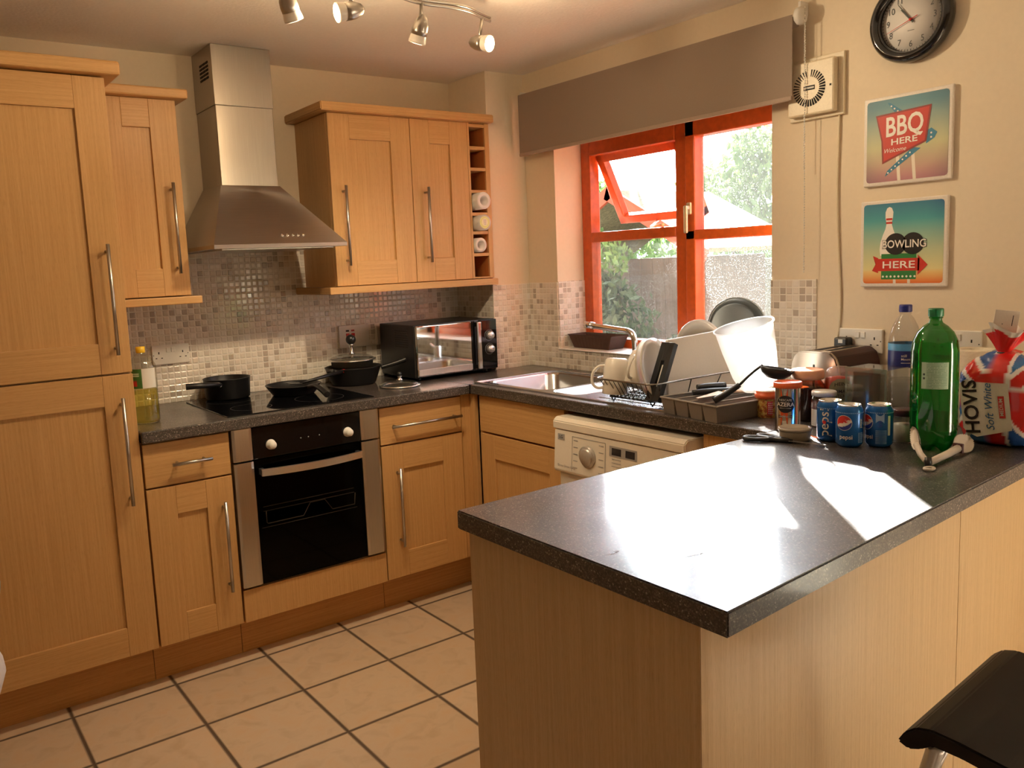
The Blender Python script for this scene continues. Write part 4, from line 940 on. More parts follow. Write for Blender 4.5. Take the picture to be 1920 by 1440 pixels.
for z in (1.085, 1.022):
    b = B(); b.lathe([(0, 0), (.021, 0), (.021, 0), (.02, .006), (.018, .018), (.014, .021), (0, .021)], (-.307, y0 - .012, z), 28, Matrix.Rotation(radians(90), 4, 'X')); obj('knob', b, plain('silver_knob', (.62, .62, .62), .25, .8), cp)
    b = B(); b.nodbl = True; b.lathe([(.0245, 0), (.0255, 0)], (-.307, y0 - .0125, z), 32, Matrix.Rotation(radians(90), 4, 'X')); obj('dial_print', b, plain('silver_print', (.3, .3, .3), .4), cp)
b = B()
for k in range(8): b.box(x0 - .0006, x0 + .002, y0 + .05, y0 + .16, 1.13 - k * .01, 1.134 - k * .01)
obj('side_vents', b, DARK, bd)

# ================================================================ DISH RACK AND DISHES
t = thing('dish_rack', 'black wire dish rack standing on the draining board', 'dish rack', (-.33, -1.48, .9155))
RX0, RX1, RY0, RY1, RZ = -.585, -.075, -1.615, -1.345, 1.0
BX0, BX1, BY0, BY1, BZ = -.545, -.115, -1.59, -1.37, .935
WIRE = plain('dark_wire', (.05, .05, .048), .25, .7)
def rloop(x0, x1, y0, y1, z, r):
    out = []
    for cx, cy, a0 in ((x1 - r, y1 - r, 0), (x0 + r, y1 - r, 90), (x0 + r, y0 + r, 180), (x1 - r, y0 + r, 270)):
        for k in range(5): a = radians(a0 + 22.5 * k); out.append((cx + r * cos(a), cy + r * sin(a), z))
    return out
b = B(); b.tube(rloop(RX0, RX1, RY0, RY1, RZ, .03), .0032, 8, closed=True); obj('rim', b, plain('rim_wire', (.30, .29, .27), .22, .9), t)
b = B(); b.tube(rloop(BX0, BX1, BY0, BY1, BZ, .02), .0022, 6, closed=True)
for k in range(15):
    x = BX0 + .02 + k * (BX1 - BX0 - .04) / 14; xr = RX0 + .035 + k * (RX1 - RX0 - .07) / 14
    b.tube([(x, BY0, BZ), (x, BY1, BZ)], .0013, 5)
    b.tube([(xr, RY1, RZ), (x, BY1, BZ)], .0013, 5)
    if k % 5 == 0: b.tube([(xr, RY0, RZ), (x, BY0, BZ)], .002, 6)
for k in range(11):
    y = BY0 + .02 + k * (BY1 - BY0 - .04) / 10; yr = RY0 + .03 + k * (RY1 - RY0 - .06) / 10
    b.tube([(BX0, y, BZ), (BX1, y, BZ)], .0013, 5); b.tube([(RX0, yr, RZ), (BX0, y, BZ)], .0014, 5); b.tube([(RX1, yr, RZ), (BX1, y, BZ)], .0013, 5)
obj('basket', b, WIRE, t)
for x, y in ((BX0 + .01, BY0 + .02), (BX0 + .01, BY1 - .02), (BX1 - .01, BY0 + .02), (BX1 - .01, BY1 - .02)):
    b = B(); b.tube([(x, y + .012, BZ), (x, y, .918), (x, y - .012, BZ)], .0028, 6); obj('foot', b, WIRE, t)
def mug(label, c, ax, hd):
    t = thing('mug', label, 'mug', c); az = Vector(ax).normalized(); hx = Vector(hd); hx = (hx - az * hx.dot(az)).normalized(); hy = az.cross(hx)
    T = Matrix((hx.to_4d(), hy.to_4d(), az.to_4d(), (0, 0, 0, 1))).transposed()
    for i in range(3): T[3][i] = 0; T[i][3] = 0
    b = B(); b.lathe([(0, 0), (.031, 0), (.038, .006), (.0445, .035), (.0455, .124), (.044, .1255), (.0425, .124), (.0415, .035), (.035, .008), (0, .006)], c, 36, T); obj('mug_body', b, PORC, t)
    b = B(); T2 = Matrix.Translation(Vector(c)) @ T
    b.tube([T2 @ Vector(p) for p in ((.042, 0, .105), (.066, 0, .108), (.084, 0, .09), (.082, 0, .052), (.062, 0, .03), (.041, 0, .028))], .0052, 10, smooth_n=2); obj('handle', b, PORC, t)
mug('white mug at the left end of the dish rack', (-.520, -1.395, 1.068), (-.10, 0, -1), (-.81, .58, 0))
mug('white mug leaning between the first mug and the plates', (-.445, -1.45, 1.085), (-.36, 0, -.85), (-.8, -.3, .3))
def plate_(label, c, n, R, name='plate', deep=.016, m=PORC, cat='plate'):
    t = None; b = B(); q = Vector(n).normalized().to_track_quat('Z', 'Y').to_matrix().to_4x4()
    b.lathe([(0, 0), (R * .58, 0), (R * .62, .002), (R * .8, deep * .6), (R, deep), (R, deep + .003), (R * .8, deep * .6 + .004), (R * .6, .005), (0, .004)], c, 56, q)
    o = obj(name, b, m); tag(o, label, cat); return o
plate_('white dinner plate standing in the rack left of the black slotted box', (-.489, -1.53, 1.035), (.25, -1, .22), .105)
plate_('white side plate standing between the mugs and the dinner plate', (-.487, -1.503, 1.03), (.25, -1, .22), .104)
plate_('white plate standing behind the big chopping board, its top arching above it', (-.245, -1.515, 1.062), (-.12, -1, .12), .122, deep=.02)
# black slotted box (grater-like) leaning in the rack
t = thing('slotted_box', 'black plastic box with a long slot standing in front of the chopping board', 'kitchen tool', (-.49, -1.58, .94))
Ms = Matrix.Translation((-.548, -1.584, .938)) @ Matrix.Rotation(radians(25), 4, 'Y')
b = B()
for a in ((-.028, -.007, 0, .205), (.007, .028, 0, .205), (-.007, .007, 0, .05), (-.007, .007, .14, .205)): b.box(-.010, .010, a[0], a[1], a[2], a[3], .0015, M=Ms)
obj('body', b, BLACKP, t)
b = B(); b.box(-.004, .004, -.003, .003, .052, .128, .001, M=Ms); obj('blade_guard', b, WHITEP, t)
# chopping board and dark tray behind
def slab4(b, pts, n, th):
    n = Vector(n).normalized(); f_ = [Vector(p) for p in pts]; k = [p + n * th for p in f_]
    b.face(f_); b.face(k[::-1])
    for i in range(4): b.face([f_[i], f_[(i + 1) % 4], k[(i + 1) % 4], k[i]])
b = B(); slab4(b, [(-.484, -1.595, .936), (-.114, -1.595, .936), (-.081, -1.564, 1.148), (-.451, -1.564, 1.134)], (0, 1, -.15), .012); obj_ = obj('chopping_board', b, BOARD); bv = obj_.modifiers.new('b', 'BEVEL'); bv.width = .004; bv.segments = 3
tag(obj_, 'large white plastic chopping board leaning in the dish rack', 'chopping board')
b = B(); slab4(b, [(-.40, -1.585, .939), (-.085, -1.585, .939), (-.045, -1.556, 1.12), (-.37, -1.556, 1.12)], (0, 1, -.15), .01); o = obj('baking_tray', b, plain('dark_tin', (.10, .10, .095), .35, .8)); bv = o.modifiers.new('b', 'BEVEL'); bv.width = .004; bv.segments = 2
tag(o, 'dark metal tray behind the chopping board, only its right edge showing', 'tray')
# dark round pan leaning behind
t = thing('saucepan', 'dark round pan on its side behind the dishes, against the window', 'pan', (-.07, -1.56, 1.13))
q = Vector((-.62, -.72, .12)).normalized().to_track_quat('Z', 'Y').to_matrix().to_4x4()
b = B(); b.lathe([(0, 0), (.084, 0), (.092, .008), (.104, .05), (.107, .052), (.107, .055), (.102, .055), (.09, .012), (.082, .006), (0, .006)], (.045, -1.455, 1.135), 56, q); obj('pan_body', b, plain('grey_nonstick', (.05, .052, .048), .3, .3), t)
b = B(); b.tube([Matrix.Translation((.045, -1.455, 1.135)) @ q @ Vector(p) for p in ((.112, 0, .045), (.15, 0, .05), (.19, 0, .05))], .008, 10); obj('handle', b, BLACKP, t)
# big white jug, blazing in the sun
q = (Vector(R_) * -.26 + Vector((0, 0, 1)) + Vector(F_) * -.05).normalized().to_track_quat('Z', 'Y').to_matrix().to_4x4()
WB, nt_, b_ = nm('white_translucent_plastic'); b_.inputs['Base Color'].default_value = (.9, .9, .87, 1); b_.inputs['Roughness'].default_value = .25
tr = N(nt_, 'ShaderNodeBsdfTranslucent'); tr.inputs[0].default_value = (.92, .9, .85, 1); mx_ = N(nt_, 'ShaderNodeMixShader', i0=.75); L(nt_, b_.outputs[0], mx_.inputs[1]); L(nt_, tr.outputs[0], mx_.inputs[2]); L(nt_, mx_.outputs[0], nt_.nodes['Material Output'].inputs[0])
tp_ = N(nt_, 'ShaderNodeBsdfTransparent'); mx2_ = N(nt_, 'ShaderNodeMixShader', i0=.3); L(nt_, mx_.outputs[0], mx2_.inputs[1]); L(nt_, tp_.outputs[0], mx2_.inputs[2]); L(nt_, mx2_.outputs[0], nt_.nodes['Material Output'].inputs[0])
b = B(); b.lathe([(0, 0), (.046, 0), (.058, .012), (.07, .05), (.082, .135), (.0885, .203), (.094, .205), (.094, .209), (.0885, .208)], (-.352, -1.850, .985), 48, q)
tag(obj('mixing_bowl', b, WB), 'tall white plastic mixing bowl behind the cutlery tray, dazzling in the sun', 'bowl')

# ---------------------------------------------------------------- cutlery tray and utensils
t = thing('cutlery_tray', 'grey plastic cutlery tray with open compartments beside the dish rack', 'tray', (-.45, -1.775, W))
GT = plain('grey_plastic', (.20, .175, .155), .45)
A = Matrix.Translation((-.448, -1.778, W)) @ Matrix.Rotation(radians(-8), 4, 'Z')
b = B(); sx_, sy_ = .135, .125
def cell(ya, yb, h=.052):
    top = [(-sx_, ya), (sx_, ya), (sx_, yb), (-sx_, yb)]; e = .007; bot = [(-sx_ + e, ya + e), (sx_ - e, ya + e), (sx_ - e, yb - e), (-sx_ + e, yb - e)]
    T = [A @ Vector((x, y, h)) for x, y in top]; Bo = [A @ Vector((x, y, .004)) for x, y in bot]
    for i in range(4): b.face([T[i], T[(i + 1) % 4], Bo[(i + 1) % 4], Bo[i]])
    b.face(Bo)
    T2 = [A @ Vector((x, y, h)) for x, y in [(-sx_ - .003, ya), (sx_ + .003, ya), (sx_ + .003, yb), (-sx_ - .003, yb)]]
    Bo2 = [A @ Vector((x, y, 0)) for x, y in [(-sx_ + e - .0015, ya + e - .002), (sx_ - e + .0015, ya + e - .002), (sx_ - e + .0015, yb - e + .002), (-sx_ + e - .0015, yb - e + .002)]]
    for i in range(4): b.face([Bo2[i], Bo2[(i + 1) % 4], T2[(i + 1) % 4], T2[i]])
    b.face(Bo2[::-1])
ys = [-sy_ + k * sy_ / 2 for k in range(5)]
for i in range(4): cell(ys[i] + .001, ys[i + 1] - .001)
obj('compartments', b, GT, t)
b = B()
for pa, pb in (((-sx_ - .004, -sy_), (sx_ + .004, -sy_)), ((sx_ + .004, -sy_), (sx_ + .004, sy_)), ((sx_ + .004, sy_), (-sx_ - .004, sy_)), ((-sx_ - .004, sy_), (-sx_ - .004, -sy_))):
    b.tube([A @ Vector((pa[0], pa[1], .052)), A @ Vector((pb[0], pb[1], .052))], .0032, 6)
for y in ys[1:4]: b.tube([A @ Vector((-sx_, y, .052)), A @ Vector((sx_, y, .052))], .0026, 6)
obj('rim', b, plain('grey_plastic_rim_lit', (.36, .32, .29), .4), t)  # rim light put into the colour: lighter copy of the tray grey
# ladle
t = thing('ladle', 'black plastic ladle lying over the cutlery tray, bowl towards the jars', 'ladle', (-.4, -1.85, .98))
b = B(); b.tube([(-.568, -1.846, .972), (-.545, -1.87, .99), (-.515, -1.90, 1.02)], (.0115, .008), 12, smooth_n=1); hd = obj('grip', b, BLACKP, t)
b = B(); b.tube([(-.515, -1.90, 1.02), (-.49, -1.925, 1.055), (-.465, -1.945, 1.078)], .004, 8, smooth_n=1); obj('shaft', b, BLACKP, t)
b = B(); q = (Vector((.15, -.1, 1))).normalized().to_track_quat('Z', 'Y').to_matrix().to_4x4()
b.lathe([(0, -.034), (.024, -.031), (.042, -.017), (.049, 0), (.047, .0005), (.040, -.015), (.022, -.029), (0, -.032)], (-.44, -1.975, 1.068), 28, q); obj('ladle_bowl', b, BLACKP, t)
def knife(label, p0, p1, p2, name='kitchen_knife', hr=(.009, .011), w=.018, m=STEEL, cat='knife', hm=BLACKP):
    t = thing(name, label, cat, p0); b = B(); b.tube([p0, [(a + c) / 2 + (0, 0, .002)[i] for i, (a, c) in enumerate(zip(p0, p1))], p1], hr, 10, smooth_n=1); obj('handle', b, hm, t)
    a, c = Vector(p1), Vector(p2); d = (c - a).normalized(); s_ = d.cross(Vector((0, 0, 1))).normalized(); b = B(); u = Vector((0, 0, .001))
    top = [a - s_ * w * .5 + u, c - s_ * w * .1 + u, c + s_ * w * .15 + u, a + s_ * w * .5 + u]; bo = [p - u * 2 for p in top]
    b.face(top); b.face(bo[::-1])
    for i in range(4): b.face([bo[i], bo[(i + 1) % 4], top[(i + 1) % 4], top[i]])
    obj('blade', b, m, t)
knife('black handled kitchen knife on the cutlery tray, handle towards the dish rack', (-.455, -1.69, .985), (-.37, -1.735, .985), (-.22, -1.83, .978))
knife('second black handled knife on the tray, just in front of the first', (-.49, -1.70, .972), (-.40, -1.77, .975), (-.27, -1.87, .975), w=.02)
knife('silver table knife lying across the cutlery tray compartments', (-.40, -1.70, .972), (-.32, -1.76, .972), (-.25, -1.87, .972), 'table_knife', (.004, .005), .012, hm=STEEL)
knife('pale wooden spatula leaning out of the cutlery tray', (-.36, -1.80, .97), (-.45, -1.79, .978), (-.545, -1.765, .968), 'wooden_spatula', (.005, .006), .05, plain('pale_wood', (.62, .44, .30), .6), 'spatula', plain('pale_wood', (.62, .44, .30), .6))
for i, (lb, dx, yy, z) in enumerate((('steel fork in the front compartment of the cutlery tray', 0, -1.865, .934), ('steel dessert spoon in the second compartment of the tray', .01, -1.80, .93), ('steel teaspoon in the rear compartment of the tray', .0, -1.69, .93))):
    t = thing('fork' if i == 0 else 'spoon', lb, 'cutlery', (-.45, yy, z)); b = B(); b.tube([(-.54 + dx, yy, z), (-.45 + dx, yy - .006, z + .004), (-.39 + dx, yy - .01, z + .002)], (.004, .0022), 8); obj('handle', b, STEEL, t)
    b = B(); b.lathe([(0, -.004), (.010, -.002), (.0125, .002), (.0115, .0025), (0, -.002)], (-.372 + dx, yy - .011, z + .003), 20, sx=1.6); obj('head', b, STEEL, t)

# ================================================================ THINGS CROWDED ON THE PENINSULA
def blk(name, h, r=.4): return plain(name, hexc(h), r, var=.02)
CREAMP, BLUEP, NAVY, REDP, BLACKL, ORP = blk('cream_print', 'EDE4D4'), blk('can_blue', '1668B4', .28), blk('navy_print', '1A2C86', .3), blk('red_print', 'C8261C'), blk('black_print', '1A1614'), blk('orange_print', 'E0531C')
# blue cola cans
def can(label, c, turn, kind, R=.0331, h=.1085):
    t = thing('drink_can', label, 'can', (c[0], c[1], W), 'blue drink cans on the peninsula')
    b = B(); z = W
    b.lathe([(0, .004), (.022, .004), (.024, 0), (.0265, .001), (R, .010), (R, .094), (.0275, h - .004)], (c[0], c[1], z), 40)
    al = plain('can_print', hexc('1560AC'), .26, .35, coat=.3, var=.05); obj('can_body', b, al, t)
    b = B(); b.lathe([(.0275, h - .004), (.0285, h - .001), (.0275, h), (.026, h - .001), (.0255, h - .005), (0, h - .005)], (c[0], c[1], z), 40); ld = obj('lid', b, plain('aluminium', (.75, .75, .74), .25, 1, var=0), t)
    b = B(); b.lathe([(0, .0012), (.006, .0012), (.0075, 0)], (c[0] + .004, c[1] + .002, z + h - .005), 14, sx=1.6); obj('ring_pull', b, CHROME, ld)
    b = B(); b.nodbl = True; a0 = facing(c) + turn; f = on_cyl(c, R, a0, z + .052, .0002)
    g = lambda e: on_cyl(c, R, a0, z + .052, e)
    if kind == 'globe':
        r = .0185; cx, cy = -.013, .012
        put_poly(b, circ(cx, cy, r + .0012, 32), lambda s, q: g(.0003)(s, q), 0, 3)
        put_poly(b, [(cx + x, cy + y) for x, y in [(r * cos(radians(k)), r * sin(radians(k))) for k in range(28, 208, 9)]] + [(cx - r * .2, cy - .001), (cx + r * .35, cy + r * .05)], lambda s, q: g(.0006)(s, q), 1, 3)
        put_poly(b, [(cx + x, cy + y) for x, y in [(r * cos(radians(k)), r * sin(radians(k))) for k in range(215, 371, 9)]] + [(cx + r * .45, cy - r * .3), (cx - r * .15, cy - r * .5)], lambda s, q: g(.0006)(s, q), 2, 3)
        put_text(b, 'pepsi', .0155, lambda x, y: g(.0005)(x - .008, y - .0245), 0, bold=.01)
        put_text(b, 'pepsi', .011, lambda x, y: g(.0005)(.030 - y * 1, .010 + x), 0)
        for k in range(9): put_poly(b, rect(.022, .037, -.015 - k * .003, -.0136 - k * .003), lambda s, q: g(.0004)(s, q), 3, 1)
    elif kind == 'word':
        put_text(b, 'pepsi', .036, lambda x, y: g(.0005)(-y * 1 - .002, x), 0, bold=.005)
        put_poly(b, circ(-.002, .001, .0048, 16), lambda s, q: g(.0008)(s, q), 1)
    else:
        r = .0185; cx, cy = -.034, .012
        put_poly(b, circ(cx, cy, r + .0012, 32), lambda s, q: g(.0003)(s, q), 0, 3)
        put_poly(b, [(cx + x, cy + y) for x, y in [(r * cos(radians(k)), r * sin(radians(k))) for k in range(28, 208, 9)]] + [(cx - r * .2, cy - .001), (cx + r * .35, cy + r * .05)], lambda s, q: g(.0006)(s, q), 1, 3)
        put_poly(b, [(cx + x, cy + y) for x, y in [(r * cos(radians(k)), r * sin(radians(k))) for k in range(215, 371, 9)]] + [(cx + r * .45, cy - r * .3), (cx - r * .15, cy - r * .5)], lambda s, q: g(.0006)(s, q), 2, 3)
        put_text(b, 'pepsi', .0155, lambda x, y: g(.0005)(x - .030, y - .0245), 0, bold=.01)
        put_poly(b, rect(-.008, .012, .012, .036), lambda s, q: g(.0003)(s, q), 3, 2); put_text(b, '5', .02, lambda x, y: g(.0006)(x + .003, y + .008), 2, bold=.02)
        for k in range(12): put_poly(b, rect(-.008, .018, -.008 - k * .003, -.0068 - k * .003), lambda s, q: g(.0004)(s, q), 3, 2)
        put_poly(b, rect(.021, .028, -.02, .03), lambda s, q: g(.0003)(s, q), 0, 2)
    n = 46
    for k in range(n):
        s_ = 2 * pi * R * k / n - pi * R; put_poly(b, rect(s_, s_ + .0022, .036, .0385), lambda s, q: g(.0004)(s, q), 3)
    obj('printed_design', b, [CREAMP, blk('can_red', 'D02A1E', .3), NAVY, blk('pale_blue_print', '9DB9DC')], t)
can('blue cola can with the brand name running upwards, rearmost of the three cans', (-.577, -2.231), radians(-22), 'word')
can('blue cola can showing a full red white and blue globe, middle of the three', (-.604, -2.300), 0, 'globe')
can('blue cola can with small print facing the room, beside the white lidded jar', (-.556, -2.352), 0, 'back')

# instant coffee tin
c = (-.535, -2.076); t = thing('coffee_tin', 'slim silver coffee tin with orange lid and round black badge', 'tin', (c[0], c[1], W))
b = B(); b.lathe([(0, 0), (.034, 0), (.0355, .002), (.0355, .004), (.034, .006), (.034, .128)], (c[0], c[1], W), 40); obj('tin_body', b, plain('tin_metal', (.62, .60, .57), .16, 1, var=0), t)
b = B(); b.lathe([(.034, .122), (.0375, .122), (.0385, .124), (.0385, .137), (.036, .138), (.035, .1355), (0, .1355)], (c[0], c[1], W), 40); obj('lid', b, ORANGE, t)
b = B(); b.nodbl = True; a0 = facing(c) - .28; G = lambda e: on_cyl(c, .034, a0, W + .078, e)
put_poly(b, rect(-.010, .010, -.060, .044), G(.0002), 1, 3); put_poly(b, circ(.003, 0, .0245, 32), G(.0005), 0, 4)
put_poly(b, rect(-.017, .022, -.040, -.030), G(.0005), 3, 2)
put_text(b, 'NESCAFE', .0085, lambda x, y: G(.0009)(x + .003, y + .0115), 2); put_text(b, 'AZERA', .0155, lambda x, y: G(.0009)(x + .003, y - .001), 2, bold=.02)
put_poly(b, rect(-.012, .018, -.0118, -.0105), G(.0009), 2, 2); put_text(b, 'AMERICANO', .006, lambda x, y: G(.0009)(x + .003, y - .035), 2)
put_poly(b, rect(-.005, .005, -.058, -.047), G(.0006), 2, 1)
obj('label', b, [BLACKL, ORP, CREAMP, blk('brown_print', '4A2418')], t)
# tub
c = (-.407, -1.92); t = thing('snack_tub', 'orange-lidded tub with food pictures next to the cutlery tray', 'tub', (c[0], c[1], W))
b = B(True); b.grid(lambda u, v: Vector((c[0] + (.029 + .005 * v) * cos(2 * pi * u), c[1] + (.029 + .005 * v) * sin(2 * pi * u), W + .066 * v)), 60, 20, cu=True,
    colfn=lambda u, v: (.42, .10, .03) if noise.noise(Vector((u * 22, v * 7, 0))) > .12 else ((.62, .30, .06) if noise.noise(Vector((u * 30, v * 9, 5))) > 0 else (.72, .50, .16)))
obj('tub_body', b, attr_mat('tub_print', .35), t)
b = B(); b.lathe([(.033, .058), (.037, .06), (.0375, .072), (.034, .073), (.035, .080), (.032, .083), (0, .083)], (c[0], c[1], W), 36); obj('lid', b, ORANGE, t)
b = B(); b.lathe([(0, .0836), (.0325, .0836), (.034, .081)], (c[0], c[1], W), 36); obj('lid_film', b, blk('pale_lid', 'E8D8CC'), t)
b = B(); b.nodbl = True; G = on_cyl(c, .0325, facing(c) + .05, W + .032, .0012)
put_poly(b, rect(-.002, .014, -.022, .020), G, 0, 2); [put_poly(b, rect(.001 + .0045 * (k % 3), .0035 + .0045 * (k % 3), -.019 + .0062 * (k // 3), -.0148 + .0062 * (k // 3)), lambda x, y: G(x, y) + Vector((-.0005, -.0004, 0)), 1) for k in range(18)]; obj('label', b, [blk('pink_red', 'D8283A'), CREAMP], t)
# big coffee jar
c = (-.372, -2.033); t = thing('coffee_jar', 'large glass jar of dark coffee with a broad pale cap behind the coffee tin', 'jar', (c[0], c[1], W))
b = B(); b.lathe([(0, 0), (.038, 0), (.042, .006), (.042, .075), (.049, .098), (.049, .103), (.036, .122), (.036, .126)], (c[0], c[1], W), 40); obj('glass_body', b, clear_mat('brown_glass', (.55, .22, .10), .06, .03), t)
b = B(); b.lathe([(0, .003), (.037, .003), (.0395, .008), (.0395, .074), (.045, .095), (.0, .1)], (c[0], c[1], W), 32); obj('coffee', b, plain('coffee_granules', (.05, .014, .008), .8, bump=1, bscale=600, var=.4), t)
b = B(); b.lathe([(.037, .122), (.0455, .124), (.0465, .130), (.0465, .148), (.043, .152), (.040, .1495), (0, .1495)], (c[0], c[1], W), 40); obj('cap', b, plain('translucent_orange_cap', (.80, .42, .26), .25, var=.02), t)
# small jam jar
c = (-.43, -2.122); t = thing('food_jar', 'small jar with white metal lid and pale label behind the leftmost can', 'jar', (c[0], c[1], W))
b = B(); b.lathe([(0, 0), (.033, 0), (.0355, .005), (.0355, .075), (.031, .088), (.030, .092)], (c[0], c[1], W), 36); obj('glass_body', b, clear_mat('jar_glass', (.85, .82, .8), .05, .02), t)
b = B(); b.lathe([(0, .003), (.031, .003), (.0335, .007), (.0335, .070), (0, .072)], (c[0], c[1], W), 32); obj('contents', b, plain('red_sauce', (.12, .012, .008), .4, bump=.6, bscale=120, var=.5), t)
b = B(); b.lathe([(.031, .089), (.0335, .09), (.0335, .100), (.032, .103), (0, .102)], (c[0], c[1], W), 36); obj('lid', b, plain('white_lid', (.85, .83, .78), .3, .2), t)
b = B(); b.nodbl = True; G = on_cyl(c, .0355, facing(c) - .3, W + .035, .0005)
for k in range(8): put_poly(b, rect(-.03 + k * .007, -.023 + k * .007, -.03, .018), G, 0)
for k in range(7): put_poly(b, rect(-.024, .014, .012 - k * .006, .0135 - k * .006), lambda s, q: G(s, q) + Vector((-.0006, -.0003, 0)), 1)
obj('label', b, [CREAMP, blk('grey_text', '8A8078')], t)
# ketchup
c = (-.330, -2.108); t = thing('ketchup_bottle', 'upside-down squeezy ketchup bottle between the coffee jar and clear box', 'bottle', (c[0], c[1], W))
qk = rotz(facing(c) + pi / 2 + .25)
b = B(); b.lathe([(0, 0), (.028, 0), (.03, .004), (.03, .022), (.022, .026), (0, .026)], (c[0], c[1], W), 32, qk, sx=1, sy=.7); obj('cap', b, plain('white_cap', (.8, .78, .72), .35), t)
b = B(); b.lathe([(.02, .026), (.03, .04), (.039, .07), (.041, .11), (.040, .135), (.034, .152), (.02, .161), (0, .163)], (c[0], c[1], W), 40, qk, sx=1, sy=.68); obj('bottle_body', b, clear_mat('squeezy_plastic', (.95, .9, .88), .08, .12, .12, (.9, .85, .8)), t)
b = B(); b.lathe([(0, .028), (.019, .03), (.029, .044), (.0375, .072), (.0395, .108), (.0380, .128), (0, .134)], (c[0], c[1], W), 40, qk, sx=1, sy=.65); obj('ketchup', b, plain('ketchup', (.55, .03, .01), .3, var=.1), t)
b = B(); b.nodbl = True
def kf(a, z, e=.0008):
    x = min(.99, abs(a) / .0415); y = -.68 * .0415 * sqrt(1 - x * x) - e
    return Matrix.Translation((c[0], c[1], 0)) @ qk @ Vector((a, y, W + z))
def kl(a, z, e=.0012): return kf(a, z, e)
kp = [(-.026, .045), (.026, .045), (.032, .07), (.032, .105), (.026, .118), (.012, .128), (-.012, .128), (-.026, .118), (-.032, .105), (-.032, .07)]
put_poly(b, kp, lambda a, z: kl(a, z, .0015), 0, 4)
put_text(b, 'HEINZ', .014, lambda x, y: kl(x, .113 + y - x * x * 8, .0028), 1, bold=.015); put_text(b, 'TOMATO', .0135, lambda x, y: kl(x, .091 + y, .0028), 1, bold=.01); put_text(b, 'KETCHUP', .0115, lambda x, y: kl(x, .078 + y, .0028), 1, bold=.01)
put_poly(b, rect(-.02, .02, .05, .068), lambda a, z: kl(a, z, .0022), 2, 2)
obj('label', b, [blk('olive_label', '8B8468'), blk('dark_label_print', '2A1C18'), blk('sage', '7A7C60')], t)
# toaster
t = thing('toaster', 'dark red and chrome two-slot toaster by the wall behind the jars', 'toaster', (-.125, -1.98, W))
TX0, TX1, TY0, TY1 = -.262, -.012, -2.062, -1.905
def tprof(e=0, z1=1.098):
    return [(TY0 + e, .922), (TY0 + e - .004, 1.0), (TY0 + e, 1.055), (TY0 + e + .010, 1.083), (TY0 + e + .030, z1), (TY1 - e - .030, z1), (TY1 - e - .010, 1.083), (TY1 - e, 1.055), (TY1 - e + .004, 1.0), (TY1 - e, .922)]
b = B(); b.prism(tprof(.002), TX0 + .012, TX1 - .006, 'x', bev=.002)
for f in b.bm.faces: f.smooth = False
obj('red_shell', b, plain('dark_red_gloss', (.035, .004, .004), .45, spec=.3), t)
b = B(); b.prism([(y, z) for y, z in tprof(-.001, 1.1)], TX0, TX0 + .016, 'x', bev=.004); obj('chrome_end', b, plain('toaster_chrome', (.42, .36, .30), .2, 1, var=0), t)
b = B(); b.box(TX0 + .03, TX1 - .03, -2.022, -1.947, 1.0972, 1.0995, .0008); tp = obj('top_plate', b, plain('toaster_top', (.45, .38, .32), .25, .9), t)
for y in (-2.003, -1.965):
    b = B(); b.box(TX0 + .045, TX1 - .045, y - .009, y + .009, 1.0994, 1.1002); obj('slot', b, DARK, tp)
b = B(); b.box(TX0 - .001, TX0 + .002, -1.9865, -1.9805, .95, 1.06); b.box(TX0 - .022, TX0, -1.998, -1.970, 1.035, 1.048, .003); obj('lever', b, BLACKP, t)
b = B(); b.box(TX0 + .006, TX1 - .006, TY0 + .006, TY1 - .006, W, .923, .002); obj('base', b, BLACKP, t)
# clear food box
t = thing('clear_box', 'empty clear plastic food box standing on its side behind the cans', 'plastic box', (-.315, -2.205, W))
b = B(); Mb = Matrix.Translation((-.314, -2.214, W)) @ Matrix.Rotation(radians(-3), 4, 'Z')
for q in ((-.053, .053, -.060, -.058, 0, .165), (-.053, .053, .058, .060, 0, .165), (-.053, .053, -.058, .058, 0, .002), (.051, .053, -.058, .058, .002, .165), (-.053, .051, -.058, .058, .163, .165)): b.box(*q, M=Mb)
obj('box_body', b, CLEAR, t)
b = B(); b.box(-.0575, -.0555, -.061, .061, 0, .167, .0008, M=Mb); obj('film_lid', b, clear_mat('lid_film', (.88, .90, .86), .05, .08, .05, (.6, .6, .5)), t)
b = B()
for a in ((-.0582, -.0576, -.062, .062, .155, .168), (-.0582, -.0576, -.062, .062, 0, .006), (-.0582, -.0576, -.062, -.056, .006, .155), (-.0582, -.0576, .056, .062, .006, .155)): b.box(*a, M=Mb)
obj('rim', b, clear_mat('box_rim', (.7, .78, .74), .12, .08, .25, (.6, .68, .6)), t)
# round low tub
c = (-.632, -2.163); t = thing('low_tub', 'shallow round translucent tub with lid, behind the scissors', 'tub', (c[0], c[1], W))
b = B(); b.lathe([(0, 0), (.036, 0), (.039, .004), (.041, .028)], (c[0], c[1], W), 40); obj('tub_body', b, plain('cloudy_plastic', (.42, .36, .27), .35, var=.03), t)
b = B(); b.lathe([(.041, .026), (.0425, .026), (.0425, .033), (.040, .034), (.038, .0325), (0, .0325)], (c[0], c[1], W), 40); obj('lid', b, plain('cloudy_lid', (.38, .32, .25), .25, var=.03), t)
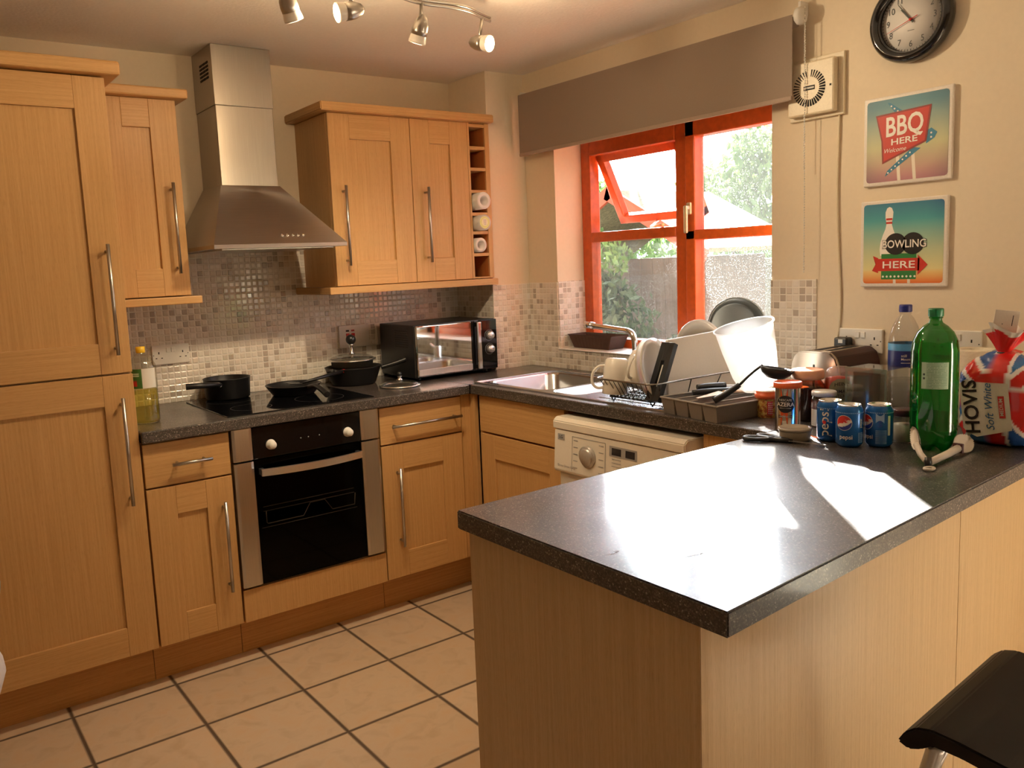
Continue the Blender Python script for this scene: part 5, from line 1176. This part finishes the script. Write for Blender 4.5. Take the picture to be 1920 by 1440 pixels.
# scissors
t = thing('scissors', 'black handled scissors lying on the peninsula in front of the low tub', 'scissors', (-.68, -2.14, W))
def sloop(cx, cy, ax, ay, ang, z): return [(cx + ax * cos(a) * cos(ang) - ay * sin(a) * sin(ang), cy + ax * cos(a) * sin(ang) + ay * sin(a) * cos(ang), z) for a in [2 * pi * k / 20 for k in range(20)]]
b = B(); b.tube(sloop(-.712, -2.100, .032, .015, radians(-62), W + .0065), .0058, 8, closed=True); b.tube([(-.697, -2.13, W + .0065), (-.684, -2.165, W + .0065), (-.679, -2.185, W + .006)], (.0075, .005), 8); obj('handle', b, BLACKP, t)
b = B(); b.tube(sloop(-.672, -2.104, .025, .013, radians(-80), W + .0065), .0055, 8, closed=True); b.tube([(-.671, -2.13, W + .0065), (-.676, -2.165, W + .0065), (-.679, -2.185, W + .006)], (.006, .005), 8); obj('handle', b, BLACKP, t)
for dx in (-.002, .003):
    b = B(); slab4(b, [(-.684 + dx, -2.18, W + .006), (-.674 + dx, -2.18, W + .006), (-.655 + dx, -2.28, W + .004), (-.657 + dx, -2.281, W + .004)], (0, 0, 1), .0014); obj('blade', b, STEEL, t)
# glass jar with white contents
c = (-.472, -2.372); t = thing('glass_jar', 'small clear jar of white powder with dark lid, left of the green bottle', 'jar', (c[0], c[1], W))
b = B(); b.lathe([(0, 0), (.027, 0), (.030, .004), (.030, .062), (.027, .07)], (c[0], c[1], W), 36); obj('glass_body', b, CLEARG, t)
b = B(); b.lathe([(0, .003), (.026, .003), (.0285, .006), (.0285, .045), (0, .046)], (c[0], c[1], W), 32); obj('powder', b, plain('white_powder', (.55, .5, .42), .9), t)
b = B(); b.lathe([(.0275, .069), (.029, .07), (.029, .084), (.027, .086), (0, .086)], (c[0], c[1], W), 36); obj('lid', b, plain('maroon_lid', (.05, .012, .012), .3), t)
# water bottle
c = (-.186, -2.224); t = thing('water_bottle', 'large clear water bottle with dark blue cap behind the green bottle', 'bottle', (c[0], c[1], W))
prof = [(0, .004), (.03, 0), (.038, .004), (.0425, .015)]
for k in range(28): prof.append((.0435 - .0028 * (1 - cos(k * pi / 2)) * .5, .02 + k * .0045))
prof += [(.0435, .15), (.0435, .225), (.041, .245), (.033, .272), (.022, .295), (.0145, .304), (.0145, .308), (.017, .309), (.0145, .311), (.0145, .318)]
b = B(); b.lathe(prof, (c[0], c[1], W), 40); obj('bottle_body', b, clear_mat('water_bottle_plastic', (.9, .91, .92), .07, .04), t)
b = B(); b.lathe([(.0165, .312), (.0175, .314), (.0172, .33), (.016, .333), (0, .333)], (c[0], c[1], W), 28); obj('cap', b, plain('blue_cap', (.02, .03, .22), .35), t)
b = B(); b.lathe([(0, .005), (.036, .006), (.039, .03), (.039, .118), (0, .118)], (c[0], c[1], W), 32); obj('water', b, clear_mat('water', (.80, .82, .84), .03, .02, ior=1.2), t)
b = B(); b.lathe([(.0438, .155), (.0441, .156), (.0441, .202), (.0438, .203)], (c[0], c[1], W), 48); lb = obj('label', b, plain('navy_label', (.012, .02, .14), .35), t)
b = B(); b.lathe([(.0439, .203), (.0442, .204), (.0442, .222), (.0439, .223)], (c[0], c[1], W), 48); obj('label_band', b, plain('sky_blue_label', (.09, .32, .6), .35), lb)
b = B(); b.nodbl = True; G = on_cyl(c, .0441, facing(c) - .3, W + .18, .0006); put_text(b, 'still', .011, lambda x, y: G(x + .004, y + .009), 0, align='LEFT'); put_text(b, 'Mountain', .009, lambda x, y: G(x + .004, y - .001), 0, align='LEFT', bold=.01); put_poly(b, rect(.004, .03, -.0125, -.0108), G, 0, 2); obj('label_text', b, CREAMP, lb)
# green bottle
c = (-.493, -2.455); t = thing('green_bottle', 'tall green plastic drinks bottle with green cap, tallest thing on the peninsula', 'bottle', (c[0], c[1], W))
def gb(u, v):
    prof = [(0, .012), (.02, .004), (.036, 0), (.046, .012), (.0515, .035), (.053, .05), (.053, .06), (.053, .22), (.0525, .245), (.049, .27), (.040, .290), (.027, .304), (.016, .312), (.0135, .318), (.0135, .322), (.0165, .324), (.0135, .326), (.0135, .336)]
    k = v * (len(prof) - 1); i = min(int(k), len(prof) - 2); f = k - i
    r = prof[i][0] * (1 - f) + prof[i + 1][0] * f; z = prof[i][1] * (1 - f) + prof[i + 1][1] * f
    if z < .04 and i >= 1: r *= 1 - .22 * max(0, cos(u * 2 * pi * 5)) * (1 - z / .04); z += .010 * max(0, cos(u * 2 * pi * 5)) * (1 - z / .04) * (.05 > r)
    return Vector((c[0] + r * cos(2 * pi * u), c[1] + r * sin(2 * pi * u), W + z))
b = B(); b.grid(gb, 60, 68, cu=True); obj('bottle_body', b, GREENB, t)
b = B(); b.lathe([(.0165, .327), (.0172, .329), (.0172, .344), (.016, .347), (0, .347)], (c[0], c[1], W), 28); obj('cap', b, plain('green_cap', (.01, .16, .06), .35), t)
b = B(True); b.nodbl = True; G = on_cyl(c, .0533, facing(c) - .05, W + .155, .0004)
def gl(u, v):
    if .02 > u or u > .98: return (.42, .55, .40)
    if .06 < u < .14 and (.36 < v < .44 or .5 < v < .58): return (.02, .04, .03)
    if int(v * 34) % 2 and .18 < u < .93 and noise.noise(Vector((u * 60, int(v * 34), 0))) > -.25: return (.20, .34, .22)
    return (.40, .54, .40)
b.grid(lambda u, v: G(-.026 + .06 * u, .065 * v), 40, 68, colfn=gl); obj('label', b, attr_mat('green_label', .4), t)
# kitchen roll
c = (-.137, -2.393); b = B(); b.lathe([(.02, 0), (.056, 0), (.057, .002), (.057, .2075), (.056, .2095), (.02, .2095), (.02, .2095), (.0195, 0)], (c[0], c[1], W), 48)
tag(obj('kitchen_roll', b, plain('kitchen_paper', (.78, .70, .55), .9, bump=.5, bscale=150)), 'upright kitchen paper roll behind the wrapped loaf', 'kitchen roll')
# tongs
t = thing('tongs', 'white kitchen tongs spread open in front of the green bottle', 'tongs', (-.69, -2.54, W))
TW = plain('tongs_white', (.72, .64, .55), .35, var=.02)
b = B(); b.tube([(-.692, -2.543, W + .012), (-.585, -2.535, W + .013), (-.52, -2.529, W + .015)], (.008, .0095), 10); ar = obj('arm', b, TW, t)
b = B(); b.box(-.527, -.519, -2.541, -2.517, W + .004, W + .027, .002); obj('collar', b, plain('plum_ring', (.10, .03, .035), .4), ar)
def scoop(b, c0, d, up, L_, w_):
    d = Vector(d).normalized(); up = Vector(up).normalized(); s_ = d.cross(up).normalized(); c0 = Vector(c0)
    def f(u, v):
        a = v * 2 - 1; wv = w_ * (sin(pi * min(1, .18 + u * .82)) ** .55) * (1 + .10 * (int(u * 24) % 2) * (abs(a) > .85)); return c0 + d * (L_ * u) + s_ * (a * wv) + up * (.35 * w_ * (1 - a * a) * -1 + (.002 if int(u * 24) % 2 else 0) * abs(a))
    b.grid(f, 24, 12); b.grid(lambda u, v: f(u, v) - up * .0022, 24, 12)
b = B(); scoop(b, (-.521, -2.529, W + .018), (1, .10, .08), (.2, -1, .9), .085, .022); obj('scalloped_head', b, TW, ar)
b = B(); b.tube([(-.694, -2.538, W + .014), (-.655, -2.505, .93), (-.628, -2.482, .944)], (.0065, .0075), 10); ar = obj('arm', b, TW, t)
b = B(); scoop(b, (-.632, -2.485, .941), (.6, .5, .55), (-.7, .6, .2), .062, .017); obj('scalloped_head', b, TW, ar)
b = B(); b.cyl((-.697, -2.543, W + .002), (-.693, -2.541, W + .024), .007, 14); obj('hinge', b, BLACKP, t)
b = B(); b.tube(sloop(-.712, -2.553, .0135, .009, 0, W + .004), .0032, 8, closed=True); obj('hanging_ring', b, TW, t)
# wrapped loaf
t = thing('bread_loaf', 'sliced white loaf in a red, white and blue flag-patterned bag', 'bread', (-.33, -2.545, W))
def uj(a, z):
    """flag pattern on the bag, a across (-1..1), z up (-1..1)"""
    RD, WH, BL = (.62, .018, .014), (.80, .76, .74), (.02, .09, .34)
    x, y = a * 1.15, z * .9
    if abs(x) < .17 or abs(y) < .17: return RD
    if abs(x) < .26 or abs(y) < .26: return WH
    d1, d2 = abs(x * .62 - y * .78), abs(x * .62 + y * .78)
    d = min(d1, d2)
    if d < .13: return RD
    if d < .22: return WH
    return BL if (x * y > 0) else (.03, .16, .42)
BC = Vector((-.328, -2.548, W + .112)); hx_, hy_, hz_ = .072, .088, .112
def sup(a, p=.45): return math.copysign(abs(a) ** p, a)
def loaf(u, v):
    th = 2 * pi * u; ph = pi * (v - .5); p = .42
    x = sup(cos(ph), p) * sup(cos(th), p); y = sup(cos(ph), p) * sup(sin(th), p); z = sup(sin(ph), p)
    if z > .55: k = (z - .55) / .45; x *= 1 - .42 * k * k; y *= 1 - .42 * k * k; z += .10 * k * (1 - abs(y))
    w_ = 1 + .035 * noise.noise(Vector((x * 3, y * 3, z * 4))) + .015 * noise.noise(Vector((x * 9, y * 9, z * 9)))
    return BC + Vector((x * hx_ * w_, y * hy_ * w_, max(-1, z * (w_ if z > -.9 else 1)) * hz_))
def loafc(u, v):
    p = loaf(u, v) - BC; th = 2 * pi * u
    if abs(sin(th)) > .93 and abs(p.z) < .08: return uj(p.x / hx_ * .7, p.z / hz_)
    return uj(p.y / hy_ * .8 + .12, p.z / hz_ - .1)
b = B(True); b.grid(loaf, 150, 90, cu=True, colfn=loafc); obj('bag', b, attr_mat('bread_bag', .22, .4, .5), t)
def tuft(u, v):
    th = 2 * pi * u; k = v; r = .011 + .034 * k ** 1.1; r *= 1 + .22 * k * sin(th * 5 + 1) + .12 * k * sin(th * 9)
    return Vector((-.345 + r * .6 * cos(th) - .004 * k, -2.548 + r * 1.15 * sin(th) - .016 * k, W + .226 + .068 * k + .012 * k * sin(th * 3 + .5)))
b = B(True); b.grid(tuft, 60, 24, cu=True, colfn=lambda u, v: (.62, .018, .014) if v < .8 + .05 * sin(u * 30) else (.8, .76, .7)); obj('gathered_top', b, attr_mat('bag_top', .25, .4, .5), t)
b = B(); b.tube([(-.345 + .012 * cos(a), -2.548 + .012 * sin(a), W + .228) for a in [2 * pi * k / 12 for k in range(12)]], .004, 6, closed=True); obj('tie', b, BLACKL, t)
b = B(); Mt = Matrix.Translation((-.358, -2.552, W + .29)) @ Matrix.Rotation(radians(8), 4, 'X') @ Matrix.Rotation(radians(30), 4, 'Z')
b.box(-.001, .001, -.028, .024, -.01, .045, .0005, M=Mt); b.mi = 1; b.box(-.0014, -.001, -.016, -.0145, .008, .034, M=Mt); b.box(-.0014, -.001, .004, .006, .010, .012, M=Mt); obj('paper_tab', b, [blk('tab_white', 'E6DCD0'), BLACKL], t)
b = B(); b.nodbl = True
bf = lambda a, z, e=0: Vector((BC.x - hx_ * 1.045 - .0025 - e + .06 * abs(a) ** 2 * 10 * .1, BC.y + .002 - a, W + .105 + z))
tl = radians(7)
def bt(a, z, e=0): return bf(a * cos(tl) + z * sin(tl) * -1, a * sin(tl) + z * cos(tl), e)
put_poly(b, [(-.058, -.066), (-.036, -.078), (.045, -.062), (.045, .052), (-.025, .058), (-.05, .066), (-.066, .055), (-.066, -.055)], lambda a, z: bt(a, z), 0, 2)
put_text(b, 'HOVIS', .047, lambda x, y: bt(-.041 - y, x - .003, .0012), 1, bold=.022); put_text(b, 'Soft White', .026, lambda x, y: bt(-.001 - y, x - .004, .0012), 2, shear=.25)
put_poly(b, rect(.020, .034, -.032, .022), lambda a, z: bt(a, z, .0008), 3); put_text(b, 'MEDIUM', .0115, lambda x, y: bt(.0268 - y, x - .005, .0016), 0, bold=.01)
obj('label', b, [blk('label_cream', 'DDD0C4', .25), blk('label_brown', '2A1614'), blk('label_blue', '2A5C94'), REDP], t)

# water smears on the peninsula top
WET = clear_mat('water_film', (.93, .93, .93), .0, .02, ior=1.33)
for i, (x, y, s_, lb) in enumerate(((-1.603, -2.455, .012, 'tiny water smear nearest the left end of the peninsula'), (-1.479, -2.492, .009, 'small dark speck of water in the middle of the glare'), (-1.511, -2.551, .016, 'small group of water smears nearest the front corner of the peninsula'))):
    b = B()
    for k in range(4):
        b.lathe([(0, .0009), (s_ * .25, .0008), (s_ * .4, 0)], (x + (k - 1.5) * s_ * .7, y + random.uniform(-.6, .6) * s_, W - .0001), 14, sx=1.4, sy=.5)
    tag(obj('water_smear', b, WET), lb, 'water smear', kind='stuff')

# ================================================================ BAR STOOL
t = thing('bar_stool', 'black saddle-seat bar stool with silver legs in front of the peninsula', 'stool', (-1.18, -3.06, 0))
b = B(); SXa, SXb = -1.392, -1.03
def seatz(v):      # v 0..1 from front edge (near the panel) to the other
    k = abs(2 * v - 1); return .668 + .028 * min(1, (1 - k) / .12) ** .5 * (1 if k > .88 else 1) - .022 * (1 - k) * (k < .88) * ((.88 - k) / .88)
pts = [(0, .662), (.010, .680), (.026, .694), (.048, .700), (.09, .696), (.15, .686), (.2, .682), (.25, .686), (.31, .696), (.352, .700), (.374, .694), (.39, .680), (.4, .662)]
low = [(.384, .655), (.366, .662), (.350, .674), (.31, .672), (.25, .662), (.2, .658), (.15, .662), (.09, .672), (.05, .674), (.034, .662), (.016, .655)]
b.prism([(-2.84 - y, z) for y, z in pts + low], SXa, SXb, 'x', bev=.003)
o = obj('seat', b, plain('black_leather_look', (.006, .005, .005), .5, spec=.25), t)
LEG = plain('satin_silver', (.55, .55, .56), .28, .9)
for sx_, xx in ((-1, -1.355), (1, -1.10)):
    for sy_, yy in ((-1, -3.20), (1, -2.885)):
        b = B(); b.tube([(xx, yy, .666), (xx + sx_ * .015, yy + sy_ * .012, .60), (xx + sx_ * .05, yy + sy_ * .03, .3), (xx + sx_ * .085, yy + sy_ * .045, .012)], .0125, 14, smooth_n=1); lg = obj('leg', b, LEG, t)
        b = B(); b.lathe([(0, 0), (.016, 0), (.0165, .014), (.0, .016)], (xx + sx_ * .085, yy + sy_ * .045, 0), 16); obj('rubber_foot', b, BLACKP, lg)
for yy, sy_ in ((-2.885, 1), (-3.20, -1)):
    b = B(); b.tube([(-1.29, yy, .668), (-1.372, yy + sy_ * .01, .60)], .009, 10); obj('brace', b, LEG, t)
    b = B(); b.tube([(-1.16, yy, .668), (-1.082, yy + sy_ * .01, .60)], .009, 10); obj('brace', b, LEG, t)
b = B(); b.tube(rloop(-1.42, -1.03, -3.235, -2.85, .22, .04), .009, 10, closed=True); obj('footrest', b, LEG, t); t.rotation_euler = (0, 0, radians(4)); t.location = (-1.165, -3.045, 0)

# ================================================================ JUG AT THE LEFT EDGE
t = thing('side_table', 'small wooden side table just outside the left edge', 'table', (-2.75, -1.6, 0))
b = B(); b.box(-2.98, -2.52, -1.83, -1.37, .545, .57, .004, 'x'); obj('table_top', b, WOOD, t)
for x in (-2.95, -2.56):
    for y in (-1.8, -1.4):
        b = B(); b.box(x - .018, x + .018, y - .018, y + .018, 0, .545, .003); obj('leg', b, WOOD, t)
t = thing('plastic_jug', 'white plastic jug with blue cap peeping in at the left edge', 'jug', (-2.575, -1.6, .57))
b = B(); b.lathe([(0, 0), (.06, 0), (.075, .012), (.108, .045), (.121, .085), (.118, .11), (.1, .15), (.07, .185), (.062, .2), (.062, .235), (.0, .235)], (-2.575, -1.6, .571), 40); obj('jug_body', b, plain('milky_plastic', (.72, .66, .62), .4), t)
b = B(); b.lathe([(0, .232), (.11, .235), (.125, .245), (.127, .262), (.12, .275), (0, .28)], (-2.573, -1.6, .571), 32); obj('cap', b, plain('blue_plastic', (.12, .45, .62), .35), t)

# ================================================================ OUTSIDE THE WINDOW
b = B(); b.quad_uv([(.26, -8, -.12), (14, -8, -.12), (14, 12, -.12), (.26, 12, -.12)], (0, 1)); struct('ground', b, plain('gravel', (.42, .40, .34), .9, bump=1, bscale=40, var=.2))
b = B(); b.box(2.9, 3.05, -6, 9, -.12, 1.30); b.box(2.87, 3.08, -6, 9, 1.30, 1.36, .01)
tag(obj('garden_wall', b, plain('pebbledash', (.13, .14, .11), .95, bump=1, bscale=70, var=.35)), 'pale rendered garden wall beyond the window', 'wall')
t = thing('garden_shed', 'small garden shed with steep roof and red edge board outside the window', 'shed', (1.9, .55, -.12))
SW = wood_mat('weathered_boards', (.05, .037, .027), (.08, .06, .045), (.12, .09, .07), .8)
b = B()
for k in range(12): b.box(1.5, 1.52, -.02 + k * .1, .078 + k * .1, -.12, 1.40, .003)
b.box(1.52, 2.3, 0, 1.16, -.12, 1.40); obj('wall_boards', b, SW, t)
b = B(); slab4(b, [(1.4, -.24, 1.42), (2.4, -.24, 1.42), (2.4, .55, 1.83), (1.4, .55, 1.83)], (0, -.46, .89), .03); slab4(b, [(1.4, .55, 1.83), (2.4, .55, 1.83), (2.4, 1.34, 1.42), (1.4, 1.34, 1.42)], (0, .46, .89), .03); obj('roof', b, plain('mossy_roof', (.16, .15, .09), .9, bump=1, bscale=60, var=.3), t)
b = B(); slab4(b, [(1.40, -.262, 1.44), (1.40, -.225, 1.365), (1.40, .58, 1.80), (1.40, .55, 1.88)], (-1, 0, 0), .025); slab4(b, [(1.40, 1.362, 1.44), (1.40, 1.325, 1.365), (1.40, .52, 1.80), (1.40, .55, 1.88)], (-1, 0, 0), .025); obj('edge_board', b, plain('red_board', (.30, .06, .03), .6), t)
def leaf_mat(name, c0, c1):
    m, nt, b_ = nm(name); g = N(nt, 'ShaderNodeNewGeometry'); n = N(nt, 'ShaderNodeTexNoise'); n.inputs['Scale'].default_value = 3; L(nt, g.outputs['Position'], n.inputs['Vector'])
    L(nt, ramp(nt, n.outputs['Fac'], [(.35, c0), (.65, c1)]), b_.inputs['Base Color']); b_.inputs['Roughness'].default_value = .6
    tr = N(nt, 'ShaderNodeBsdfTranslucent'); tr.inputs[0].default_value = c4(c1); mx = N(nt, 'ShaderNodeMixShader', i0=.25); L(nt, b_.outputs[0], mx.inputs[1]); L(nt, tr.outputs[0], mx.inputs[2]); L(nt, mx.outputs[0], nt.nodes['Material Output'].inputs[0]); return m
LF = leaf_mat('spring_leaves', (.05, .11, .03), (.11, .19, .05)); LD = leaf_mat('dark_leaves', (.02, .035, .015), (.05, .08, .03))
def plant(name, label, cat, base, blobs, n, ls, mat, trunk=None, group=None):
    t = thing(name, label, cat, base, group); b = B(); b.nodbl = True; b.nonrm = True; rnd = random.Random(hash(label) % 999 if 0 else len(label) * 7)
    for cx, cy, cz, r in blobs:
        for k in range(n):
            d = Vector((rnd.gauss(0, 1), rnd.gauss(0, 1), rnd.gauss(0, 1))).normalized() * r * (rnd.random() ** .4)
            p = Vector(base) + Vector((cx, cy, cz)) + d; q = Euler((rnd.uniform(0, 6), rnd.uniform(0, 6), rnd.uniform(0, 6))).to_matrix(); s_ = ls * rnd.uniform(.6, 1.3)
            b.face([p + q @ Vector(v) * s_ for v in ((-.5, 0, 0), (0, -.22, 0), (.5, 0, 0), (0, .22, 0))])
    obj('foliage', b, mat, t)
    if trunk:
        b = B(); b.tube([Vector(base), Vector(base) + Vector((.05, .03, trunk * .5)), Vector(base) + Vector((0, 0, trunk))], (.09, .04), 8); obj('trunk', b, SW, t)
plant('garden_shrub', 'dark leafy shrub low outside the left window pane', 'shrub', (.98, -.06, -.12), [(0, 0, .75, .32), (.05, -.2, .55, .34), (.05, .1, .35, .38), (.1, .22, 1.15, .24), (.05, -.35, .95, .16), (.1, .35, 1.3, .16)], 420, .07, LD, .6)
plant('garden_tree', 'pale green tree beyond the garden wall, left of two', 'tree', (5.8, 4.9, -.12), [(0, 0, 1.7, .6), (.2, -.5, 1.6, .5), (0, .5, 2.2, .5)], 600, .14, LF, 1.8, 'trees beyond the garden wall')
plant('garden_tree', 'pale green tree beyond the garden wall, right of two', 'tree', (5.3, 2.5, -.12), [(0, 0, 1.9, .6), (-.1, -.6, 1.8, .5), (.2, .5, 2.1, .5), (0, -.3, 2.5, .4), (0, -.9, 1.5, .4)], 700, .13, LF, 1.8, 'trees beyond the garden wall')
plant('sun_blocking_tree', 'tall thin tree by the garden wall, its crown above the view', 'tree', (3.3, 3.5, -.12), [(-.3, -1.42, 3.12, .26), (-.3, -1.1, 3.3, .34), (-.2, -.7, 3.3, .4)], 420, .11, LD, 3.0)  # tree invented to keep direct sun off the draining board
plant('climbing_plant', 'green creeper hanging over the shed roof edge outside the open pane', 'plant', (1.22, .62, 1.30), [(0, 0, .25, .15), (0, -.25, .12, .13), (0, .3, .2, .15), (0, .5, .35, .15)], 200, .06, LF)
